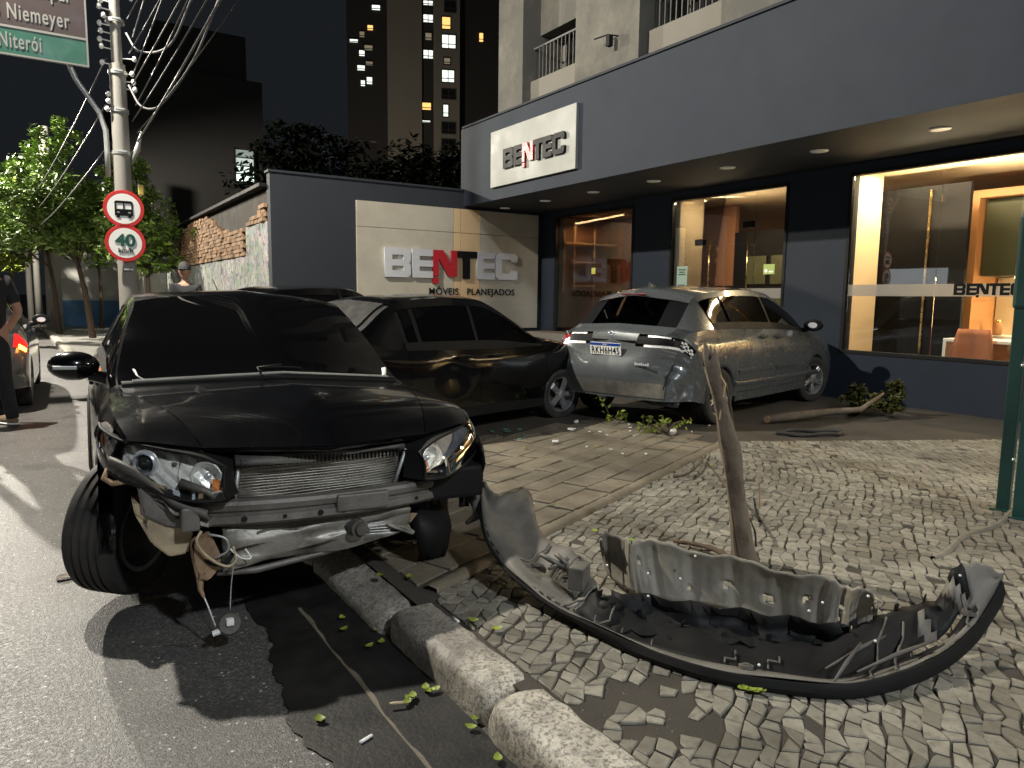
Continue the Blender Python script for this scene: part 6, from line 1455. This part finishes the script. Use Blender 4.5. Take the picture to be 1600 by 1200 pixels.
for k,(px,py,z,rx,rz) in enumerate([(1330,615,.33,.20,.20),(1338,632,.25,.16,.12),(1392,605,.45,.16,.18),(1375,628,.3,.24,.14),(1400,622,.35,.18,.14)]):
    c=unp(px,py,z)-o0; vv.append((c.x,c.y,c.z-.04,rx*.85,rx*.85,rz*.8))
qq,m=leaves(2600,vv,.045,31); leafmesh('crown',qq,m,M('mossy_leaf',(.075,.08,.012),.7,var=.3,island=.6),SP)
# ring and bits of debris
g=MB(); c=unp(1266,676,.145); g.tube([(.33*math.cos(t*PI/16)*(1+.04*math.sin(t)),.12*math.sin(t*PI/16),.008*math.sin(t*.8)) for t in range(33)],.02,8); o=g.build('rubber_strip',MT['rubber'],None,smooth=True,loc=c,rot=(0,0,R(-26))); props(o,'black rubber seal curled into a flat loop on the paving beyond the stump','seal')
dr_=random.Random(12)
def shard(name,lab,cat,px,py,z,s,mat,h=.01,grp=None):
    c=unp(px,py,z); n=5; q=MB(); pl_=[(s*math.cos(2*PI*k/n+.3)*dr_.uniform(.5,1.1),s*.6*math.sin(2*PI*k/n+.3)*dr_.uniform(.5,1.1)) for k in range(n)]; q.prism(pl_,0,h); o=q.build(name,mat,None,loc=c,rot=(dr_.uniform(-.3,.3),dr_.uniform(-.2,.2),dr_.uniform(0,3))); props(o,lab,cat,grp); return o
gsh=M('green_glass',(.10,.22,.18),.1,spec=.8,var=.1)
for k in range(16): shard('glass_fragment','small pale piece of broken lamp glass scattered on the driveway behind the wreck','glass',735+dr_.uniform(0,85),678+dr_.uniform(-8,10),.138,.03,gsh,.006,'broken glass behind the wreck')
for k in range(22): shard('plastic_fragment','small white fragment scattered on the paving behind the grey hatchback','debris',890+dr_.uniform(0,260),668+dr_.uniform(-10,45),.14,.022,MT['white'] if k%3 else MT['chrome'],.008,'white fragments behind the grey hatchback')
shard('plastic_cover','crumpled clear plastic piece on the paving at the foot of the torn branch','debris',1052,676,.15,.07,MT['white'],.03)
for k,(px,py) in enumerate([(867,691),(900,660),(893,672)]): shard('lamp_piece',('lone white scrap on the dark driveway','largest broken lamp piece by the compact saloon wheel','smaller lamp piece by the compact saloon wheel')[k],'debris',px,py,.14,.04,MT['white'],.02)
def leaf_at(px,py,z,s,mat,lab,grp):
    c=unp(px,py,z); q=MB(); n=6; a=dr_.uniform(0,2*PI); P=[]
    for i in range(n+1):
        t=i/n-.5; w_=s*.32*math.cos(t*PI)**.8 if abs(t)<.5 else 0; P.append([(t*s,-w_,.006+.02*t*t),(t*s,0,.002+.03*t*t),(t*s,w_,.006+.02*t*t)])
    q.grid(P); o=q.build('fallen_leaf',mat,None,smooth=True,loc=c,rot=(0,0,a)); props(o,lab,'leaf',grp)
g1='yellow green leaves lying in the gutter'; l1='small yellow green leaf lying in the dark gutter or on the road beside it'
for px,py in ((535,966),(537,984),(596,1004),(597,960),(640,1022),(655,1019),(665,1075),(672,1080),(680,1078),(640,1092),(636,1098),(645,1088),(743,1123),(736,1137),(778,1186),(577,1010),(500,1125),(591,985)): leaf_at(px,py,.016 ,.045,MT['leafy'],l1,g1)
for px,py in ((500,1125),(228,939)): leaf_at(px,py,.006,.05,MT['leafy'],'yellow green leaf lying alone on the open asphalt left of the gutter','lone leaves on the asphalt')
g2='leaves on the pavement'; l2='small green leaf lying on the kerb or the cobbles near the wreck'
for px,py in ((594,900),(640,902),(785,918),(776,983),(740,970),(865,790),(985,845),(1110,728),(930,830),(1170,1078),(1180,1080),(1160,1076),(820,700),(930,697),(1190,1079)): leaf_at(px,py,.142,.05,MT['leaf'] if px%2 else MT['leafy'],l2,g2)
for k,(px,py,z) in enumerate(((572,1157,.006),(712,970,.14),(620,1101,.02))):
    q=MB(); q.cyl((0,0,.006),(1,0,0),.0055,.05,8); o=q.build('cigarette_butt',MT['white'] if k<2 else MT['tank'],None,smooth=True,loc=unp(px,py,z),rot=(0,0,R(20+k*70))); props(o,('white cigarette butt on the asphalt near the bottom edge','white cigarette butt on mud beside the big kerb stone','brownish pod lying in the gutter')[k],'litter')
q=MB(); P=[[(-.09+.03*i,-.03+.02*j+.01*math.sin(i),.006+.012*abs(math.sin(i*1.3+j))) for j in range(4)] for i in range(7)]; q.grid(P); o=q.build('paper_scrap',M('muddy_paper',(.26,.23,.20),.8,var=.3),None,loc=unp(120,902,0),thick=.002); props(o,'flattened muddy paper scrap on the asphalt beside the front tyre','litter')
# pebbles of bare earth where cobbles are missing
pr=random.Random(77); q=MB()
for k in range(700):
    y=pr.uniform(.0,3.0); x=1.40+abs(pr.gauss(0,.18)); s=pr.uniform(.003,.010)
    q.add([(x-s,y-s,.112),(x+s,y-s*.7,.112),(x+s*.6,y+s,.112),(x-s*.8,y+s*.9,.112),(x,y,.112+s*1.4)],[(0,1,4),(1,2,4),(2,3,4),(3,0,4)])
q.build('loose_gravel',MT['cobble'],pavement,kind='stuff')

# ------------------------------------------------------------------ people
skin=M('skin',(.36,.20,.135),.5,var=.1,scale=8,sub=.1)
def skinned(name,chains,mat,parent,sub=2):
    vs=[];es=[];rs=[];idx={}
    for ch_ in chains:
        prev=None
        for (p,r) in ch_:
            key=tuple(round(c,3) for c in p)
            if key not in idx: idx[key]=len(vs); vs.append(p); rs.append(r)
            if prev is not None and prev!=idx[key] and (prev,idx[key]) not in es and (idx[key],prev) not in es: es.append((prev,idx[key]))
            prev=idx[key]
    me=bpy.data.meshes.new(name); me.from_pydata(vs,es,[]); me.materials.append(mat); o=link(name,me,parent)
    md=o.modifiers.new('s','SKIN'); md.use_smooth_shade=True
    for i,r in enumerate(rs): me.skin_vertices[0].data[i].radius=r if isinstance(r,tuple) else (r,r)
    me.skin_vertices[0].data[0].use_root=True
    m2=o.modifiers.new('u','SUBSURF'); m2.levels=sub; m2.render_levels=sub; return o
def person(lab,x,y,rot,k,top,cap,legs,armL,armR,shoe):
    g=thing('person',lab,'person',(x,y,0.0 if x<.3 else .128),rot); g.scale=(k,k,k)
    H=[((0,0,.95),(.13,.10)),((0,0,1.12),(.125,.095)),((0,-.01,1.30),(.155,.105)),((0,0,1.43),(.11,.075)),((0,.005,1.50),.052),((0,.01,1.56),.052)]
    ch=[H]
    for s,arm in ((-1,armL),(1,armR)):
        ch.append([((0,0,1.43),(.11,.075)),((s*.16,0,1.41),.062)]+[(p,r) for p,r in zip(arm,(.042,.034,.024))])
        ch.append([((0,0,.95),(.13,.10)),((s*.09,0,.88),(.09,.088)),(legs[0 if s<0 else 1][0],.055),(legs[0 if s<0 else 1][1],.036)])
    skinned('body',ch,skin,g)
    # hands with five fingers
    for s,arm in ((-1,armL),(1,armR)):
        w_=Vector(arm[2]); d=(w_-Vector(arm[1])).normalized(); sd=Vector((0,1,0)) if abs(d.y)<.7 else Vector((1,0,0)); sd=(sd-d*sd.dot(d)).normalized(); nn=d.cross(sd)
        c2=[[(tuple(w_),.024),(tuple(w_+d*.045),(.036,.018)),(tuple(w_+d*.085),(.036,.016))]]
        skinned('palm',c2,skin,g,1)
        for f in range(4):
            b0=w_+d*.075+sd*(-.03+.02*f); l=(.065,.075,.07,.055)[f]; skinned('finger',[[(tuple(b0),.0095),(tuple(b0+d*l*.5+nn*.008),.009),(tuple(b0+d*l*.85+nn*.025),.008),(tuple(b0+d*l+nn*.045),.007)]],skin,g,1)
        b0=w_+d*.03+sd*-.03; skinned('thumb',[[(tuple(b0),.012),(tuple(b0+d*.03-sd*.02),.011),(tuple(b0+d*.06-sd*.022+nn*.01),.009)]],skin,g,1)
    skinned('shirt',[[((0,0,.90),(.155,.125)),((0,0,1.10),(.155,.125)),((0,-.01,1.30),(.18,.13)),((0,0,1.43),(.13,.09)),((0,0,1.47),(.07,.06))]]+[[((0,0,1.43),(.13,.09)),((s*.165,0,1.415),.078),(tuple(Vector((s*.165,0,1.41)).lerp(Vector(arm[0]),.8)),.066)] for s,arm in ((-1,armL),(1,armR))],top,g)
    skinned('trousers',[[((0,0,.98),(.145,.115)),((0,0,.90),(.145,.12)),((s*.09,0,.84),(.105,.10)),(l[0],.075),(l[1],.06),((l[1][0],l[1][1],l[1][2]-.03),.058)] for s,l in ((-1,legs[0]),(1,legs[1]))],M('dark_trousers',(.012,.012,.014),.85,var=.2),g)
    hd=MB(); hd.sphere((0,.0,1.66),.1,14,sc=(.78,.98,1.18)); hd.sphere((0,.03,1.60),.07,10,sc=(.8,1,.9)); h=hd.build('head',skin,g,smooth=True)
    f=MB(); f.sphere((0,.108,1.645),.018,8,sc=(.8,1.1,1.5)); f.build('nose',skin,h,smooth=True)
    for s in (-1,1):
        f=MB(); f.sphere((s*.032,.088,1.672),.012,8); f.build('eye',MT['white'],h,smooth=True); f=MB(); f.sphere((s*.033,.097,1.672),.006,6); f.build('pupil',MT['blackgloss'],h,smooth=True); f=MB(); f.sphere((s*.08,0,1.655),.028,8,sc=(.35,.7,1.1)); f.build('ear',skin,h,smooth=True)
    f=MB(); f.sphere((0,.094,1.605),.022,8,sc=(1.2,.5,.3)); f.build('mouth',M('lips',(.28,.09,.08),.5),h,smooth=True)
    c=MB(); c.sphere((0,-.005,1.70),.108,14,sc=(.82,1.0,.98)); c.v=[(a,b,max(z,1.675)) for a,b,z in c.v]; cp=c.build('cap',cap,g,smooth=True); c=MB(); c.sphere((0,.11,1.69),.075,8,sc=(1,1.1,.12)); c.build('peak',cap,cp,smooth=True)
    for s,l in ((-1,legs[0]),(1,legs[1])):
        a_=l[1]; q=MB(); q.sphere((a_[0],a_[1]+.06,.05),.1,10,sc=(.48,1.35,.5)); q.v=[(p[0],p[1],max(p[2],.018)) for p in q.v]; so=q.build('shoe',shoe,g,smooth=True); q=MB(); q.sphere((a_[0],a_[1]+.06,.018),.1,10,sc=(.52,1.42,.18)); q.build('sole',MT['white'],so,smooth=True)
tee=M('black_tshirt',(.010,.010,.012),.85,var=.2,bump=.2,bscale=20)
person('person in black t-shirt and dark trousers, cut by the left picture edge',-.50,9.35,R(35),1.10,tee,M('dark_red_cap',(.10,.012,.012),.8),(((-.10,.03,.50),(-.12,-.02,.09)),((.13,.05,.50),(.19,.05,.09))),((-.24,.02,1.13),(-.20,.2,.95),(-.12,.33,1.0)),((.26,-.05,1.13),(.22,.10,.93),(.10,.30,.98)),M('brown_shoe',(.16,.11,.07),.7))
person('person in dark cap whose head shows above the wrecked saloon roof',1.80,11.9,R(160),1.0,M('dark_jacket',(.03,.032,.035),.9),M('grey_cap',(.05,.05,.052),.85),(((-.10,.0,.50),(-.10,0,.09)),((.10,.0,.50),(.10,0,.09))),((-.24,.0,1.15),(-.25,.06,.9),(-.22,.12,.72)),((.24,.0,1.15),(.25,.06,.9),(.22,.12,.72)),M('dark_shoe',(.03,.03,.03),.7))
